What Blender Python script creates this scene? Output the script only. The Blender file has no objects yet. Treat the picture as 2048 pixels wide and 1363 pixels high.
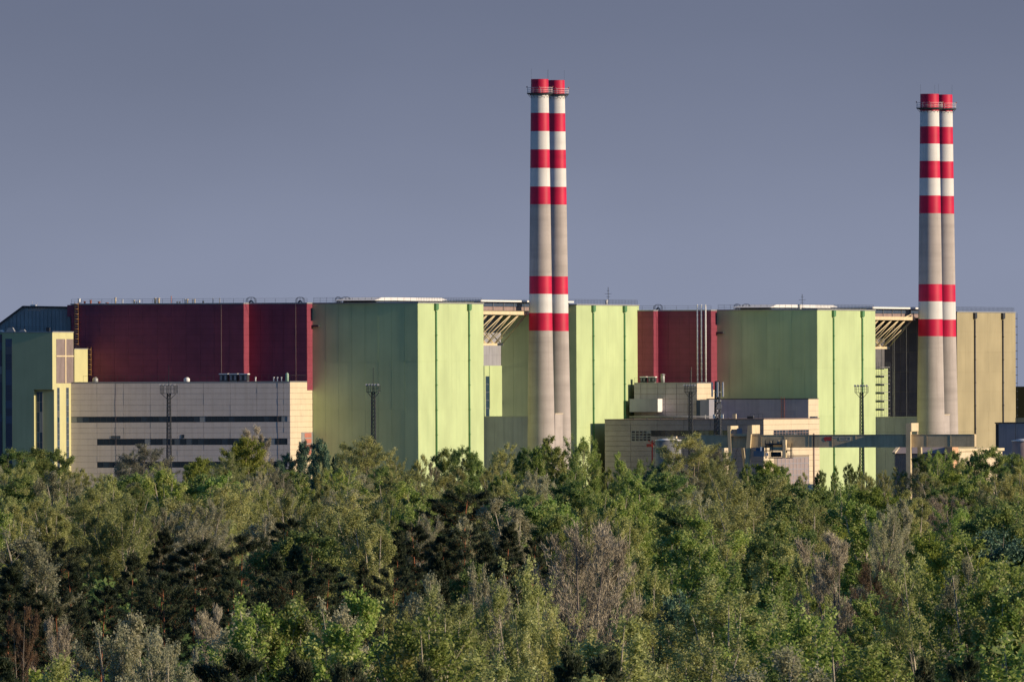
import bpy, math, random
import numpy as np
from mathutils import Vector, Matrix

random.seed(7)
rng = np.random.default_rng(7)
scene = bpy.context.scene
COL = scene.collection
R = math.radians

# ------------------------------------------------------------------ camera, sky, sun, exposure
FPX, HORIZON, ROLL, CAM_H = 37920.0, 760.0, R(0.22), 30.0
cam_data = bpy.data.cameras.new('camera')
cam = bpy.data.objects.new('camera', cam_data)
COL.objects.link(cam)
cam.location = (0, 0, CAM_H)
cam.rotation_euler = (Matrix.Rotation(R(90), 3, 'X') @ Matrix.Rotation(-ROLL, 3, 'Z')).to_euler()
cam_data.sensor_width = 36.0
cam_data.lens = FPX / 2048.0 * 36.0
cam_data.shift_y = (HORIZON - 681.5) / 2048.0
cam_data.clip_start = 5.0
cam_data.clip_end = 90000.0
cam_data.dof.use_dof = True
cam_data.dof.focus_distance = 3600.0
cam_data.dof.aperture_fstop = 11.0
scene.camera = cam

SUN_EL, SUN_PHI = R(17.0), R(14.7)          # the sun stands to the right, a little on the camera's side
sun_dir = Vector((math.cos(SUN_PHI) * math.cos(SUN_EL), -math.sin(SUN_PHI) * math.cos(SUN_EL), math.sin(SUN_EL)))
world = bpy.data.worlds.new('World')
scene.world = world
world.use_nodes = True
wn = world.node_tree
wn.nodes.clear()
w_out = wn.nodes.new('ShaderNodeOutputWorld')
w_bg = wn.nodes.new('ShaderNodeBackground')
w_sky = wn.nodes.new('ShaderNodeTexSky')
w_sky.sky_type = 'NISHITA'
w_sky.sun_disc = False
w_sky.sun_elevation = SUN_EL
w_sky.sun_rotation = math.atan2(sun_dir.x, sun_dir.y)
w_sky.air_density = 1.0
w_sky.dust_density = 0.2
w_sky.ozone_density = 2.0
def wmix(a, b, fac, blend='MIX'):
    n = wn.nodes.new('ShaderNodeMix'); n.data_type = 'RGBA'; n.blend_type = blend
    for sock, v in ((n.inputs[6], a), (n.inputs[7], b), (n.inputs[0], fac)):
        if isinstance(v, (tuple, float)): sock.default_value = v
        else: wn.links.new(v, sock)
    return n.outputs[2]
SKY_STRENGTH = 0.10
clear = wmix(w_sky.outputs[0], (0.27, 0.53, 0.80, 1), 1.0, 'MULTIPLY')
# a slate grey haze layer that lies along the whole horizon and thins upwards
w_tc = wn.nodes.new('ShaderNodeTexCoord')
w_sep = wn.nodes.new('ShaderNodeSeparateXYZ')
wn.links.new(w_tc.outputs['Generated'], w_sep.inputs[0])
w_el = wn.nodes.new('ShaderNodeMapRange')
w_el.interpolation_type = 'SMOOTHSTEP'
w_el.inputs[1].default_value, w_el.inputs[2].default_value = 0.025, 0.11
w_el.inputs[3].default_value, w_el.inputs[4].default_value = 0.96, 0.0
wn.links.new(w_sep.outputs['Z'], w_el.inputs[0])
w_lo = wn.nodes.new('ShaderNodeMapRange')
w_lo.interpolation_type = 'SMOOTHSTEP'
w_lo.inputs[1].default_value, w_lo.inputs[2].default_value = 0.003, 0.024
wn.links.new(w_sep.outputs['Z'], w_lo.inputs[0])
HZ0, HZ1 = (0.202, 0.225, 0.316), (0.112, 0.127, 0.194)
haze_col = wmix(tuple(v / SKY_STRENGTH for v in HZ0) + (1,), tuple(v / SKY_STRENGTH for v in HZ1) + (1,), w_lo.outputs[0])
w_map = wn.nodes.new('ShaderNodeMapping'); w_map.inputs['Scale'].default_value = (1, 1, 2.2)
w_no = wn.nodes.new('ShaderNodeTexNoise'); w_no.inputs['Scale'].default_value = 26.0; w_no.inputs['Detail'].default_value = 4
wn.links.new(w_tc.outputs['Generated'], w_map.inputs[0]); wn.links.new(w_map.outputs[0], w_no.inputs['Vector'])
w_nr = wn.nodes.new('ShaderNodeMapRange')
w_nr.inputs[1].default_value, w_nr.inputs[2].default_value, w_nr.inputs[3].default_value, w_nr.inputs[4].default_value = 0.3, 0.7, 0.93, 1.07
wn.links.new(w_no.outputs['Fac'], w_nr.inputs[0])
w_cmb = wn.nodes.new('ShaderNodeCombineXYZ')
for k in range(3): wn.links.new(w_nr.outputs[0], w_cmb.inputs[k])
haze_col = wmix(haze_col, w_cmb.outputs[0], 1.0, 'MULTIPLY')
wn.links.new(wmix(clear, haze_col, w_el.outputs[0]), w_bg.inputs['Color'])
w_bg.inputs['Strength'].default_value = SKY_STRENGTH
wn.links.new(w_bg.outputs[0], w_out.inputs['Surface'])

sun_data = bpy.data.lights.new('sun', 'SUN')
sun_data.energy = 4.7
sun_data.angle = R(0.55)
sun_data.color = (1.0, 0.79, 0.54)
sun = bpy.data.objects.new('sun', sun_data)
COL.objects.link(sun)
sun.rotation_euler = sun_dir.to_track_quat('Z', 'Y').to_euler()
sun.location = (300, 900, 300)

scene.view_settings.view_transform = 'Standard'
scene.view_settings.look = 'None'
scene.view_settings.gamma = 1.0
scene.view_settings.use_curve_mapping = False
scene.view_settings.exposure = 0.30
scene.cycles.max_bounces = 5
scene.cycles.diffuse_bounces = 3
scene.cycles.glossy_bounces = 2
scene.cycles.transmission_bounces = 2
scene.cycles.transparent_max_bounces = 4
scene.cycles.volume_bounces = 0
scene.cycles.caustics_reflective = False
scene.cycles.caustics_refractive = False
try:
    scene.cycles.use_denoising = True
except Exception:
    pass

# ------------------------------------------------------------------ surveying: photo pixel + distance -> place
def sX(x, d, y=HORIZON):
    dx, dy = x - 1024.0, HORIZON - y
    return (dx * math.cos(ROLL) + dy * math.sin(ROLL)) * d / FPX
def sZ(x, y, d):
    dx, dy = x - 1024.0, HORIZON - y
    return CAM_H + (-dx * math.sin(ROLL) + dy * math.cos(ROLL)) * d / FPX

class Frame:
    """ground frame of a building row: x runs right along the shaded fronts, y runs away along the sunlit sides"""
    def __init__(self, px, d, a):
        self.a = R(a)
        self.c, self.s = math.cos(self.a), math.sin(self.a)
        self.O = Vector((sX(px, d), d, 0))
    def w(self, x, y, z=0):
        return Vector((self.O.x + x * self.c + y * self.s, self.O.y - x * self.s + y * self.c, z))
    def xat(self, px, y):           # x where the plane y=const crosses the sight line px
        k = (px - 1024.0) / FPX
        return -((self.O.x + y * self.s) - k * (self.O.y + y * self.c)) / (self.c + k * self.s)
    def yat(self, px, x):
        k = (px - 1024.0) / FPX
        return -((self.O.x + x * self.c) - k * (self.O.y - x * self.s)) / (self.s - k * self.c)
    def z(self, py, x, y):
        p = self.w(x, y)
        px = 1024 + FPX * p.x / p.y
        return sZ(px, py, p.y)
WORLD = Frame(1024, 0.0001, 0)
WORLD.O = Vector((0, 0, 0))

# ------------------------------------------------------------------ materials
MATS = {}
def mat(name, col, rough=0.75, metal=0.0, var=0.10, scale=0.5, streak=0.0, streak_col=None, fine=0.0, bump=0.0, coat=0.0, objvar=0.0, hband=0.0):
    if name in MATS:
        return MATS[name]
    m = bpy.data.materials.new(name)
    m.use_nodes = True
    nt = m.node_tree
    b = nt.nodes['Principled BSDF']
    b.inputs['Roughness'].default_value = rough
    b.inputs['Metallic'].default_value = metal
    b.inputs['Specular IOR Level'].default_value = 0.3
    geo = nt.nodes.new('ShaderNodeNewGeometry')
    n1 = nt.nodes.new('ShaderNodeTexNoise')
    n1.inputs['Scale'].default_value = scale
    n1.inputs['Detail'].default_value = 6
    nt.links.new(geo.outputs['Position'], n1.inputs['Vector'])
    def mix(a, bcol, fac_socket, blend='MIX'):
        mx = nt.nodes.new('ShaderNodeMix')
        mx.data_type = 'RGBA'
        mx.blend_type = blend
        if isinstance(a, tuple): mx.inputs[6].default_value = a
        else: nt.links.new(a, mx.inputs[6])
        if isinstance(bcol, tuple): mx.inputs[7].default_value = bcol
        else: nt.links.new(bcol, mx.inputs[7])
        if isinstance(fac_socket, float): mx.inputs[0].default_value = fac_socket
        else: nt.links.new(fac_socket, mx.inputs[0])
        return mx.outputs[2]
    c0 = tuple(max(0, v * (1 - var)) for v in col) + (1,)
    c1 = tuple(min(1, v * (1 + var)) for v in col) + (1,)
    ramp = nt.nodes.new('ShaderNodeMapRange')
    ramp.inputs[1].default_value, ramp.inputs[2].default_value = 0.3, 0.7
    nt.links.new(n1.outputs['Fac'], ramp.inputs[0])
    out = mix(c0, c1, ramp.outputs[0])
    if streak > 0:
        mp = nt.nodes.new('ShaderNodeMapping')
        mp.inputs['Scale'].default_value = (1.1, 1.1, 0.035)
        nt.links.new(geo.outputs['Position'], mp.inputs['Vector'])
        n2 = nt.nodes.new('ShaderNodeTexNoise')
        n2.inputs['Scale'].default_value = 1.0
        n2.inputs['Detail'].default_value = 5
        n2.inputs['Roughness'].default_value = 0.65
        nt.links.new(mp.outputs[0], n2.inputs['Vector'])
        r2 = nt.nodes.new('ShaderNodeMapRange')
        r2.inputs[1].default_value, r2.inputs[2].default_value = 0.48, 0.74
        r2.inputs[3].default_value, r2.inputs[4].default_value = 0.0, streak
        nt.links.new(n2.outputs['Fac'], r2.inputs[0])
        sc = streak_col or tuple(v * 0.45 for v in col)
        out = mix(out, tuple(sc) + (1,), r2.outputs[0])
    if hband > 0:
        mp2 = nt.nodes.new('ShaderNodeMapping')
        mp2.inputs['Scale'].default_value = (0.03, 0.03, 0.55)
        nt.links.new(geo.outputs['Position'], mp2.inputs['Vector'])
        n5 = nt.nodes.new('ShaderNodeTexNoise')
        n5.inputs['Scale'].default_value = 1.0
        n5.inputs['Detail'].default_value = 3
        nt.links.new(mp2.outputs[0], n5.inputs['Vector'])
        r5 = nt.nodes.new('ShaderNodeMapRange')
        r5.inputs[1].default_value, r5.inputs[2].default_value = 0.45, 0.7
        r5.inputs[3].default_value, r5.inputs[4].default_value = 0.0, hband
        nt.links.new(n5.outputs['Fac'], r5.inputs[0])
        out = mix(out, tuple(v * 0.55 for v in col) + (1,), r5.outputs[0])
    if fine > 0:
        n3 = nt.nodes.new('ShaderNodeTexNoise')
        n3.inputs['Scale'].default_value = 3.0
        n3.inputs['Detail'].default_value = 8
        nt.links.new(geo.outputs['Position'], n3.inputs['Vector'])
        r3 = nt.nodes.new('ShaderNodeMapRange')
        r3.inputs[1].default_value, r3.inputs[2].default_value = 0.4, 0.75
        r3.inputs[3].default_value, r3.inputs[4].default_value = 0.0, fine
        nt.links.new(n3.outputs['Fac'], r3.inputs[0])
        out = mix(out, tuple(v * 0.5 for v in col) + (1,), r3.outputs[0])
    if objvar > 0:
        oi = nt.nodes.new('ShaderNodeObjectInfo')
        r4 = nt.nodes.new('ShaderNodeMapRange')
        r4.inputs[3].default_value, r4.inputs[4].default_value = 0.0, objvar
        nt.links.new(oi.outputs['Random'], r4.inputs[0])
        out = mix(out, tuple(v * 0.55 for v in col) + (1,), r4.outputs[0])
    nt.links.new(out, b.inputs['Base Color'])
    if bump > 0:
        bp = nt.nodes.new('ShaderNodeBump')
        bp.inputs['Strength'].default_value = bump
        bp.inputs['Distance'].default_value = 0.05
        nt.links.new(n1.outputs['Fac'], bp.inputs['Height'])
        nt.links.new(bp.outputs[0], b.inputs['Normal'])
    MATS[name] = m
    return m

M_GREEN = mat('green_cladding', (0.475, 0.585, 0.312), 0.55, var=0.09, scale=0.12, streak=0.26, streak_col=(0.26, 0.38, 0.20), objvar=0.10)
M_OLIVE = mat('olive_cladding', (0.36, 0.315, 0.195), 0.6, var=0.10, scale=0.12, streak=0.25, objvar=0.10)
M_GREEN_DARK = mat('green_pipe_paint', (0.10, 0.24, 0.11), 0.5)
M_RED_WALL = mat('maroon_cladding', (0.24, 0.050, 0.082), 0.5, var=0.10, scale=0.3, streak=0.25, objvar=0.12)
M_RED_BACK = mat('maroon_joint', (0.10, 0.02, 0.03), 0.8)
M_BEIGE = mat('beige_concrete_panel', (0.60, 0.545, 0.515), 0.8, var=0.05, scale=0.4, streak=0.30, streak_col=(0.36, 0.29, 0.22), fine=0.10, objvar=0.05)
M_BEIGE_JOINT = mat('beige_joint', (0.26, 0.22, 0.18), 0.9)
M_GREYBEIGE = mat('grey_beige_panel', (0.42, 0.385, 0.395), 0.8, var=0.06, scale=0.4, streak=0.35, fine=0.15, objvar=0.08)
M_TAN = mat('tan_concrete_panel', (0.37, 0.325, 0.315), 0.85, var=0.12, scale=0.35, streak=0.15, fine=0.35, objvar=0.18)
M_CREAM = mat('cream_and_lit_wall', (0.63, 0.54, 0.40), 0.8, var=0.05, scale=0.4, streak=0.2, fine=0.08, objvar=0.06)  # also the lighter, sunlit copy of the beige, grey and tan walls
M_YELLOW = mat('yellow_plaster', (0.52, 0.51, 0.28), 0.75, var=0.06, scale=0.2, streak=0.30, streak_col=(0.34, 0.34, 0.18), fine=0.1)
M_GREY_METAL = mat('grey_corrugated', (0.30, 0.30, 0.315), 0.5, var=0.12, scale=0.3, streak=0.5, objvar=0.1)
M_GREY_WALL = mat('grey_wall', (0.29, 0.30, 0.36), 0.7, var=0.12, scale=0.2, streak=0.35, objvar=0.15)
M_DARK = mat('dark_metal', (0.05, 0.055, 0.065), 0.6)
M_RECESS = mat('dark_recess_cladding', (0.13, 0.135, 0.16), 0.6, streak=0.3, objvar=0.3)
M_MAST = mat('mast_steel', (0.06, 0.065, 0.075), 0.7)
M_NAVY = mat('navy_metal', (0.045, 0.07, 0.12), 0.5)
M_STEEL = mat('galvanised_steel', (0.34, 0.35, 0.36), 0.5, metal=0.3)
M_STEEL_DARK = mat('weathered_steel', (0.05, 0.055, 0.065), 0.6, metal=0.2)
M_WHITE = mat('white_metal', (0.76, 0.76, 0.76), 0.5, var=0.04, streak=0.2)
M_CREAM_STEEL = mat('cream_steel', (0.68, 0.57, 0.38), 0.5, streak=0.15)
M_ORANGE = mat('orange_paint', (0.45, 0.24, 0.08), 0.6)
M_CRANE = mat('ochre_crane_paint', (0.58, 0.48, 0.31), 0.55, var=0.12, scale=0.4, streak=0.45, streak_col=(0.22, 0.16, 0.09), fine=0.25)
M_STACK_RED = mat('stack_red_paint', (0.56, 0.008, 0.060), 0.5, var=0.10, scale=0.25, streak=0.45, streak_col=(0.26, 0.03, 0.06), hband=0.25)
M_STACK_WHITE = mat('stack_white_paint', (0.66, 0.66, 0.66), 0.6, var=0.04, scale=0.3, streak=0.35, streak_col=(0.36, 0.35, 0.33), fine=0.08, hband=0.15)
M_STACK_CONC = mat('stack_concrete', (0.42, 0.385, 0.375), 0.85, var=0.08, scale=0.25, streak=0.40, streak_col=(0.25, 0.215, 0.19), fine=0.15, hband=0.35)
M_ROOF = mat('roof_bitumen', (0.10, 0.10, 0.11), 0.9)
M_MAUVE = mat('mauve_metal', (0.28, 0.21, 0.20), 0.6, streak=0.3)
M_SHUTTER = mat('red_shutter', (0.42, 0.16, 0.12), 0.7)
M_LOUVRE = mat('louvre_metal', (0.30, 0.25, 0.25), 0.6, streak=0.4)
M_LOGO_RED = mat('logo_red', (0.45, 0.06, 0.06), 0.6, fine=0.3)
M_LOGO_PALE = mat('logo_pale', (0.45, 0.50, 0.52), 0.6, fine=0.3)
M_BLUE = mat('blue_crane_cab', (0.05, 0.10, 0.18), 0.5)
M_RED_MACHINE = mat('red_machine_paint', (0.45, 0.07, 0.05), 0.6)
M_ORANGE_ROOF = mat('tile_roof', (0.32, 0.27, 0.27), 0.8, streak=0.3)
M_ASPHALT = mat('yard_asphalt', (0.06, 0.06, 0.06), 0.9, fine=0.3)

def glass_mat(name, col, rough):
    m = bpy.data.materials.new(name)
    m.use_nodes = True
    nt = m.node_tree
    b = nt.nodes['Principled BSDF']
    oi = nt.nodes.new('ShaderNodeObjectInfo')
    cr = nt.nodes.new('ShaderNodeValToRGB')
    cr.color_ramp.interpolation = 'CONSTANT'
    e = cr.color_ramp.elements
    e[0].color = tuple(col) + (1,)
    e[1].position = 0.62
    e[1].color = tuple(v * 1.7 for v in col) + (1,)
    e2 = e.new(0.84); e2.color = (0.09, 0.11, 0.13, 1)
    e3 = e.new(0.95); e3.color = (0.24, 0.26, 0.27, 1)
    nt.links.new(oi.outputs['Random'], cr.inputs[0])
    nt.links.new(cr.outputs[0], b.inputs['Base Color'])
    b.inputs['Roughness'].default_value = rough
    b.inputs['Specular IOR Level'].default_value = 0.6
    return m
M_GLASS = glass_mat('window_glass', (0.018, 0.028, 0.04), 0.15)
M_GLASS_BLUE = glass_mat('blue_window_glass', (0.02, 0.05, 0.09), 0.12)

def leaf_mat(name, dark, mid, light, trans=0.45):
    m = bpy.data.materials.new(name)
    m.use_nodes = True
    nt = m.node_tree
    b = nt.nodes['Principled BSDF']
    at = nt.nodes.new('ShaderNodeAttribute')
    at.attribute_name = 'tint'
    oi = nt.nodes.new('ShaderNodeObjectInfo')
    cr = nt.nodes.new('ShaderNodeValToRGB')
    e = cr.color_ramp.elements
    e[0].color = tuple(dark) + (1,)
    e[1].color = tuple(light) + (1,)
    e2 = e.new(0.5)
    e2.color = tuple(mid) + (1,)
    nt.links.new(at.outputs['Fac'], cr.inputs[0])
    hs = nt.nodes.new('ShaderNodeHueSaturation')
    mr = nt.nodes.new('ShaderNodeMapRange')
    mr.inputs[3].default_value, mr.inputs[4].default_value = 0.485, 0.515
    nt.links.new(oi.outputs['Random'], mr.inputs[0])
    nt.links.new(mr.outputs[0], hs.inputs['Hue'])
    mm = nt.nodes.new('ShaderNodeMath'); mm.operation = 'MULTIPLY'; mm.inputs[1].default_value = 7.31
    fr = nt.nodes.new('ShaderNodeMath'); fr.operation = 'FRACT'
    nt.links.new(oi.outputs['Random'], mm.inputs[0]); nt.links.new(mm.outputs[0], fr.inputs[0])
    mv = nt.nodes.new('ShaderNodeMapRange')
    mv.inputs[3].default_value, mv.inputs[4].default_value = 0.75, 1.25
    nt.links.new(fr.outputs[0], mv.inputs[0])
    nt.links.new(mv.outputs[0], hs.inputs['Value'])
    nt.links.new(cr.outputs[0], hs.inputs['Color'])
    nt.links.new(hs.outputs[0], b.inputs['Base Color'])
    b.inputs['Roughness'].default_value = 0.55
    b.inputs['Specular IOR Level'].default_value = 0.25
    if trans > 0:
        tr = nt.nodes.new('ShaderNodeBsdfTranslucent')
        nt.links.new(hs.outputs[0], tr.inputs['Color'])
        ms = nt.nodes.new('ShaderNodeMixShader')
        ms.inputs[0].default_value = trans
        nt.links.new(b.outputs[0], ms.inputs[1])
        nt.links.new(tr.outputs[0], ms.inputs[2])
        nt.links.new(ms.outputs[0], nt.nodes['Material Output'].inputs['Surface'])
    return m
L_GREEN = leaf_mat('leaf_fresh_green', (0.123, 0.206, 0.050), (0.274, 0.378, 0.089), (0.620, 0.620, 0.292))
L_DEEP = leaf_mat('leaf_deep_green', (0.078, 0.139, 0.052), (0.160, 0.239, 0.073), (0.428, 0.450, 0.154))
L_OLIVE = leaf_mat('leaf_pale_olive', (0.165, 0.187, 0.064), (0.362, 0.387, 0.140), (0.620, 0.620, 0.301))
L_SILVER = leaf_mat('leaf_silver', (0.17, 0.18, 0.11), (0.36, 0.36, 0.225), (0.60, 0.58, 0.42))
#(0.187, 0.178, 0.122), (0.392, 0.355, 0.243), (0.620, 0.616, 0.467))
L_TWIG = leaf_mat('twig_grey_brown', (0.20, 0.175, 0.125), (0.36, 0.315, 0.235), (0.52, 0.46, 0.36), 0.0)
#(0.19, 0.155, 0.12), (0.34, 0.28, 0.21), (0.50, 0.42, 0.32), 0.0)
L_PINE = leaf_mat('needle_dark', (0.016, 0.030, 0.020), (0.040, 0.058, 0.030), (0.115, 0.130, 0.062), 0.15)
L_BLUE = leaf_mat('leaf_blue_green', (0.043, 0.098, 0.077), (0.088, 0.164, 0.109), (0.197, 0.284, 0.164), 0.15)
L_RUST = leaf_mat('twig_rust', (0.055, 0.036, 0.022), (0.11, 0.065, 0.038), (0.17, 0.11, 0.06), 0.0)
#(0.051, 0.030, 0.022), (0.102, 0.054, 0.034), (0.153, 0.096, 0.048), 0.0)
M_BARK = mat('bark_grey', (0.20, 0.17, 0.14), 0.9, var=0.3, scale=1.5)
M_BARK_PALE = mat('bark_pale', (0.38, 0.34, 0.28), 0.9, var=0.3, scale=1.5)
M_BARK_PINE = mat('bark_pine', (0.30, 0.11, 0.055), 0.9, var=0.3, scale=1.5)

# ------------------------------------------------------------------ mesh helpers
class MB:
    def __init__(self):
        self.v, self.f, self.m, self.sm = [], [], [], []
    def face(self, idx, mi=0, smooth=False):
        self.f.append(idx); self.m.append(mi); self.sm.append(smooth)
    def box(self, x0, x1, y0, y1, z0, z1, mi=0):
        if x0 > x1: x0, x1 = x1, x0
        if y0 > y1: y0, y1 = y1, y0
        if z0 > z1: z0, z1 = z1, z0
        b = len(self.v)
        self.v += [(x0, y0, z0), (x1, y0, z0), (x1, y1, z0), (x0, y1, z0), (x0, y0, z1), (x1, y0, z1), (x1, y1, z1), (x0, y1, z1)]
        for q in ((0, 3, 2, 1), (4, 5, 6, 7), (0, 1, 5, 4), (1, 2, 6, 5), (2, 3, 7, 6), (3, 0, 4, 7)):
            self.face(tuple(b + i for i in q), mi)
        return self
    def tube(self, p, q, r, n=4, r2=None, mi=0, caps=True):
        p, q = Vector(p), Vector(q)
        ax = (q - p)
        if ax.length < 1e-6: return self
        ax.normalize()
        t = Vector((0, 0, 1)) if abs(ax.z) < 0.9 else Vector((1, 0, 0))
        a = ax.cross(t).normalized(); c = ax.cross(a)
        r2 = r if r2 is None else r2
        b = len(self.v)
        for i in range(n):
            th = 2 * math.pi * (i + 0.5) / n
            o = a * math.cos(th) + c * math.sin(th)
            self.v.append(tuple(p + o * r)); self.v.append(tuple(q + o * r2))
        for i in range(n):
            j = (i + 1) % n
            self.face((b + 2 * i, b + 2 * i + 1, b + 2 * j + 1, b + 2 * j), mi, n > 5)
        if caps:
            self.face(tuple(b + 2 * i for i in range(n)), mi)
            self.face(tuple(b + 2 * i + 1 for i in reversed(range(n))), mi)
        return self
    def lathe(self, cx, cy, prof, n=48, mats=None, cap=True):
        b = len(self.v)
        for r, z in prof:
            for i in range(n):
                th = 2 * math.pi * i / n
                self.v.append((cx + r * math.cos(th), cy + r * math.sin(th), z))
        for k in range(len(prof) - 1):
            for i in range(n):
                j = (i + 1) % n
                self.face((b + k * n + i, b + k * n + j, b + (k + 1) * n + j, b + (k + 1) * n + i), mats[k] if mats else 0, True)
        if cap:
            k = len(prof) - 1
            self.face(tuple(b + k * n + i for i in range(n)), mats[-1] if mats else 0)
        return self
    def prism(self, poly, y0, y1, mi=0):          # polygon in x-z, extruded along y
        b = len(self.v); n = len(poly)
        self.v += [(x, y0, z) for x, z in poly] + [(x, y1, z) for x, z in poly]
        self.face(tuple(b + i for i in range(n)), mi)
        self.face(tuple(b + n + i for i in reversed(range(n))), mi)
        for i in range(n):
            j = (i + 1) % n
            self.face((b + i, b + n + i, b + n + j, b + j), mi)
        return self
    def prism_y(self, poly, x0, x1, mi=0):        # polygon in y-z, extruded along x
        b = len(self.v); n = len(poly)
        self.v += [(x0, y, z) for y, z in poly] + [(x1, y, z) for y, z in poly]
        self.face(tuple(b + i for i in reversed(range(n))), mi)
        self.face(tuple(b + n + i for i in range(n)), mi)
        for i in range(n):
            j = (i + 1) % n
            self.face((b + i, b + j, b + n + j, b + n + i), mi)
        return self
    def build(self, name, mats, parent=None, offset=None):
        me = bpy.data.meshes.new(name)
        o = offset if offset is not None else (ORIGIN.get(parent.name, (0, 0, 0)) if parent else (0, 0, 0))
        me.from_pydata([(x - o[0], y - o[1], z - o[2]) for x, y, z in self.v], [], self.f)
        if not isinstance(mats, (list, tuple)): mats = [mats]
        for m in mats: me.materials.append(m)
        me.polygons.foreach_set('material_index', self.m)
        me.polygons.foreach_set('use_smooth', self.sm)
        me.update()
        ob = bpy.data.objects.new(name, me)
        COL.objects.link(ob)
        if parent:
            ob.parent = parent
            ORIGIN[ob.name] = o
        return ob

ORIGIN = {}
def thing(name, label, cat, F, x, y, z=0, group=None):
    e = bpy.data.objects.new(name, None)
    COL.objects.link(e)
    e.empty_display_size = 0.5
    e.location = F.w(x, y, z)
    e.rotation_euler = (0, 0, -F.a)
    e['label'] = label; e['category'] = cat
    if group: e['group'] = group
    ORIGIN[e.name] = (x, y, z)
    return e
PIECE = {}
def piece(name, parent, x0, x1, y0, y1, z0, z1, m):
    """a block part whose mesh is shared between alike pieces"""
    key = (name, round(x1 - x0, 2), round(y1 - y0, 2), round(z1 - z0, 2), m.name)
    if key not in PIECE:
        me = bpy.data.meshes.new(name)
        a, b, c = (x1 - x0) / 2, (y1 - y0) / 2, (z1 - z0) / 2
        vs = [(-a, -b, -c), (a, -b, -c), (a, b, -c), (-a, b, -c), (-a, -b, c), (a, -b, c), (a, b, c), (-a, b, c)]
        me.from_pydata(vs, [], [(0, 3, 2, 1), (4, 5, 6, 7), (0, 1, 5, 4), (1, 2, 6, 5), (2, 3, 7, 6), (3, 0, 4, 7)])
        me.materials.append(m)
        me.update()
        PIECE[key] = me
    ob = bpy.data.objects.new(name, PIECE[key])
    COL.objects.link(ob)
    o = ORIGIN[parent.name]
    ob.parent = parent
    ob.location = ((x0 + x1) / 2 - o[0], (y0 + y1) / 2 - o[1], (z0 + z1) / 2 - o[2])
    return ob

def grid(parent, name, side, plane, hs, zs, m, gap=0.08, t=0.10, skip=()):
    """panels on a wall: side 'f' = front (y=plane, facing the camera side), 'r' = right side (x=plane)"""
    for i in range(len(hs) - 1):
        for j in range(len(zs) - 1):
            h0, h1, z0, z1 = hs[i] + gap / 2, hs[i + 1] - gap / 2, zs[j] + gap / 2, zs[j + 1] - gap / 2
            hc, zc = (h0 + h1) / 2, (z0 + z1) / 2
            if any(a <= hc <= b and c <= zc <= d for a, b, c, d in skip): continue
            jit = random.uniform(-0.015, 0.015)
            if side == 'f': piece(name, parent, h0, h1, plane - t + jit, plane + 0.0 + jit, z0, z1, m)
            else: piece(name, parent, plane + jit, plane + t + jit, h0, h1, z0, z1, m)

def window_band(parent, side, plane, h0, h1, z0, z1, npanes, rows=1, m=None, frame_m=None, deep=0.12, fr=0.06, proud=0.07):
    """a frame that stands proud of the wall core, with separate panes set inside it"""
    m = m or M_GLASS; frame_m = frame_m or M_STEEL_DARK
    f = MB()
    hs = [h0 + (h1 - h0) * i / npanes for i in range(npanes + 1)]
    zs = [z0 + (z1 - z0) * j / rows for j in range(rows + 1)]
    def bx(a, b, c, d, e0, e1):
        if side == 'f': f.box(a, b, plane - e1, plane - e0, c, d)
        else: f.box(plane + e0, plane + e1, a, b, c, d)
    fh = fr if side == 'f' else fr * 2.5
    for h in hs: bx(h - fh / 2, h + fh / 2, z0, z1, 0.004, proud)
    for k, z in enumerate(zs): bx(h0, h1, z - fr / 2, z + fr / 2, 0.002, proud + 0.006)
    fo = f.build('window_frame', frame_m, parent)
    for i in range(npanes):
        for j in range(rows):
            a, b, c, d = hs[i] + fh / 2, hs[i + 1] - fh / 2, zs[j] + fr / 2, zs[j + 1] - fr / 2
            if side == 'f': piece('pane', fo, a, b, plane - 0.03, plane - 0.008, c, d, m)
            else: piece('pane', fo, plane + 0.008, plane + 0.03, a, b, c, d, m)
    return fo

def railing(parent, pts, h=1.1, step=2.5, r=0.035, bars=2, name='railing', m=None):
    f = MB()
    for p, q in zip(pts[:-1], pts[1:]):
        p, q = Vector(p), Vector(q)
        n = max(1, int((q - p).length / step))
        for i in range(n + 1):
            s = p.lerp(q, i / n)
            f.tube(s, s + Vector((0, 0, h)), r, 4)
        for k in range(bars):
            up = Vector((0, 0, h * (k + 1) / bars))
            f.tube(p + up, q + up, r, 4)
    return f.build(name, m or M_STEEL_DARK, parent)

def ladder(parent, x, y, z0, z1, facing='f', m=M_ORANGE, w=0.9, name='ladder'):
    f = MB()
    f.tube((x - w / 2, y, z0), (x - w / 2, y, z1), 0.07)
    f.tube((x + w / 2, y, z0), (x + w / 2, y, z1), 0.07)
    z = z0
    while z < z1:
        f.box(x - w / 2, x + w / 2, y - 0.05, y + 0.05, z, z + 0.09)
        # safety hoop
        if int(z * 10) % 3 == 0:
            prev = None
            for k in range(7):
                th = math.pi * k / 6
                p = (x - math.cos(th) * w * 0.6, y - math.sin(th) * 0.8, z)
                if prev: f.tube(prev, p, 0.04)
                prev = p
        z += 0.75
    return f.build(name, m, parent)

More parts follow.
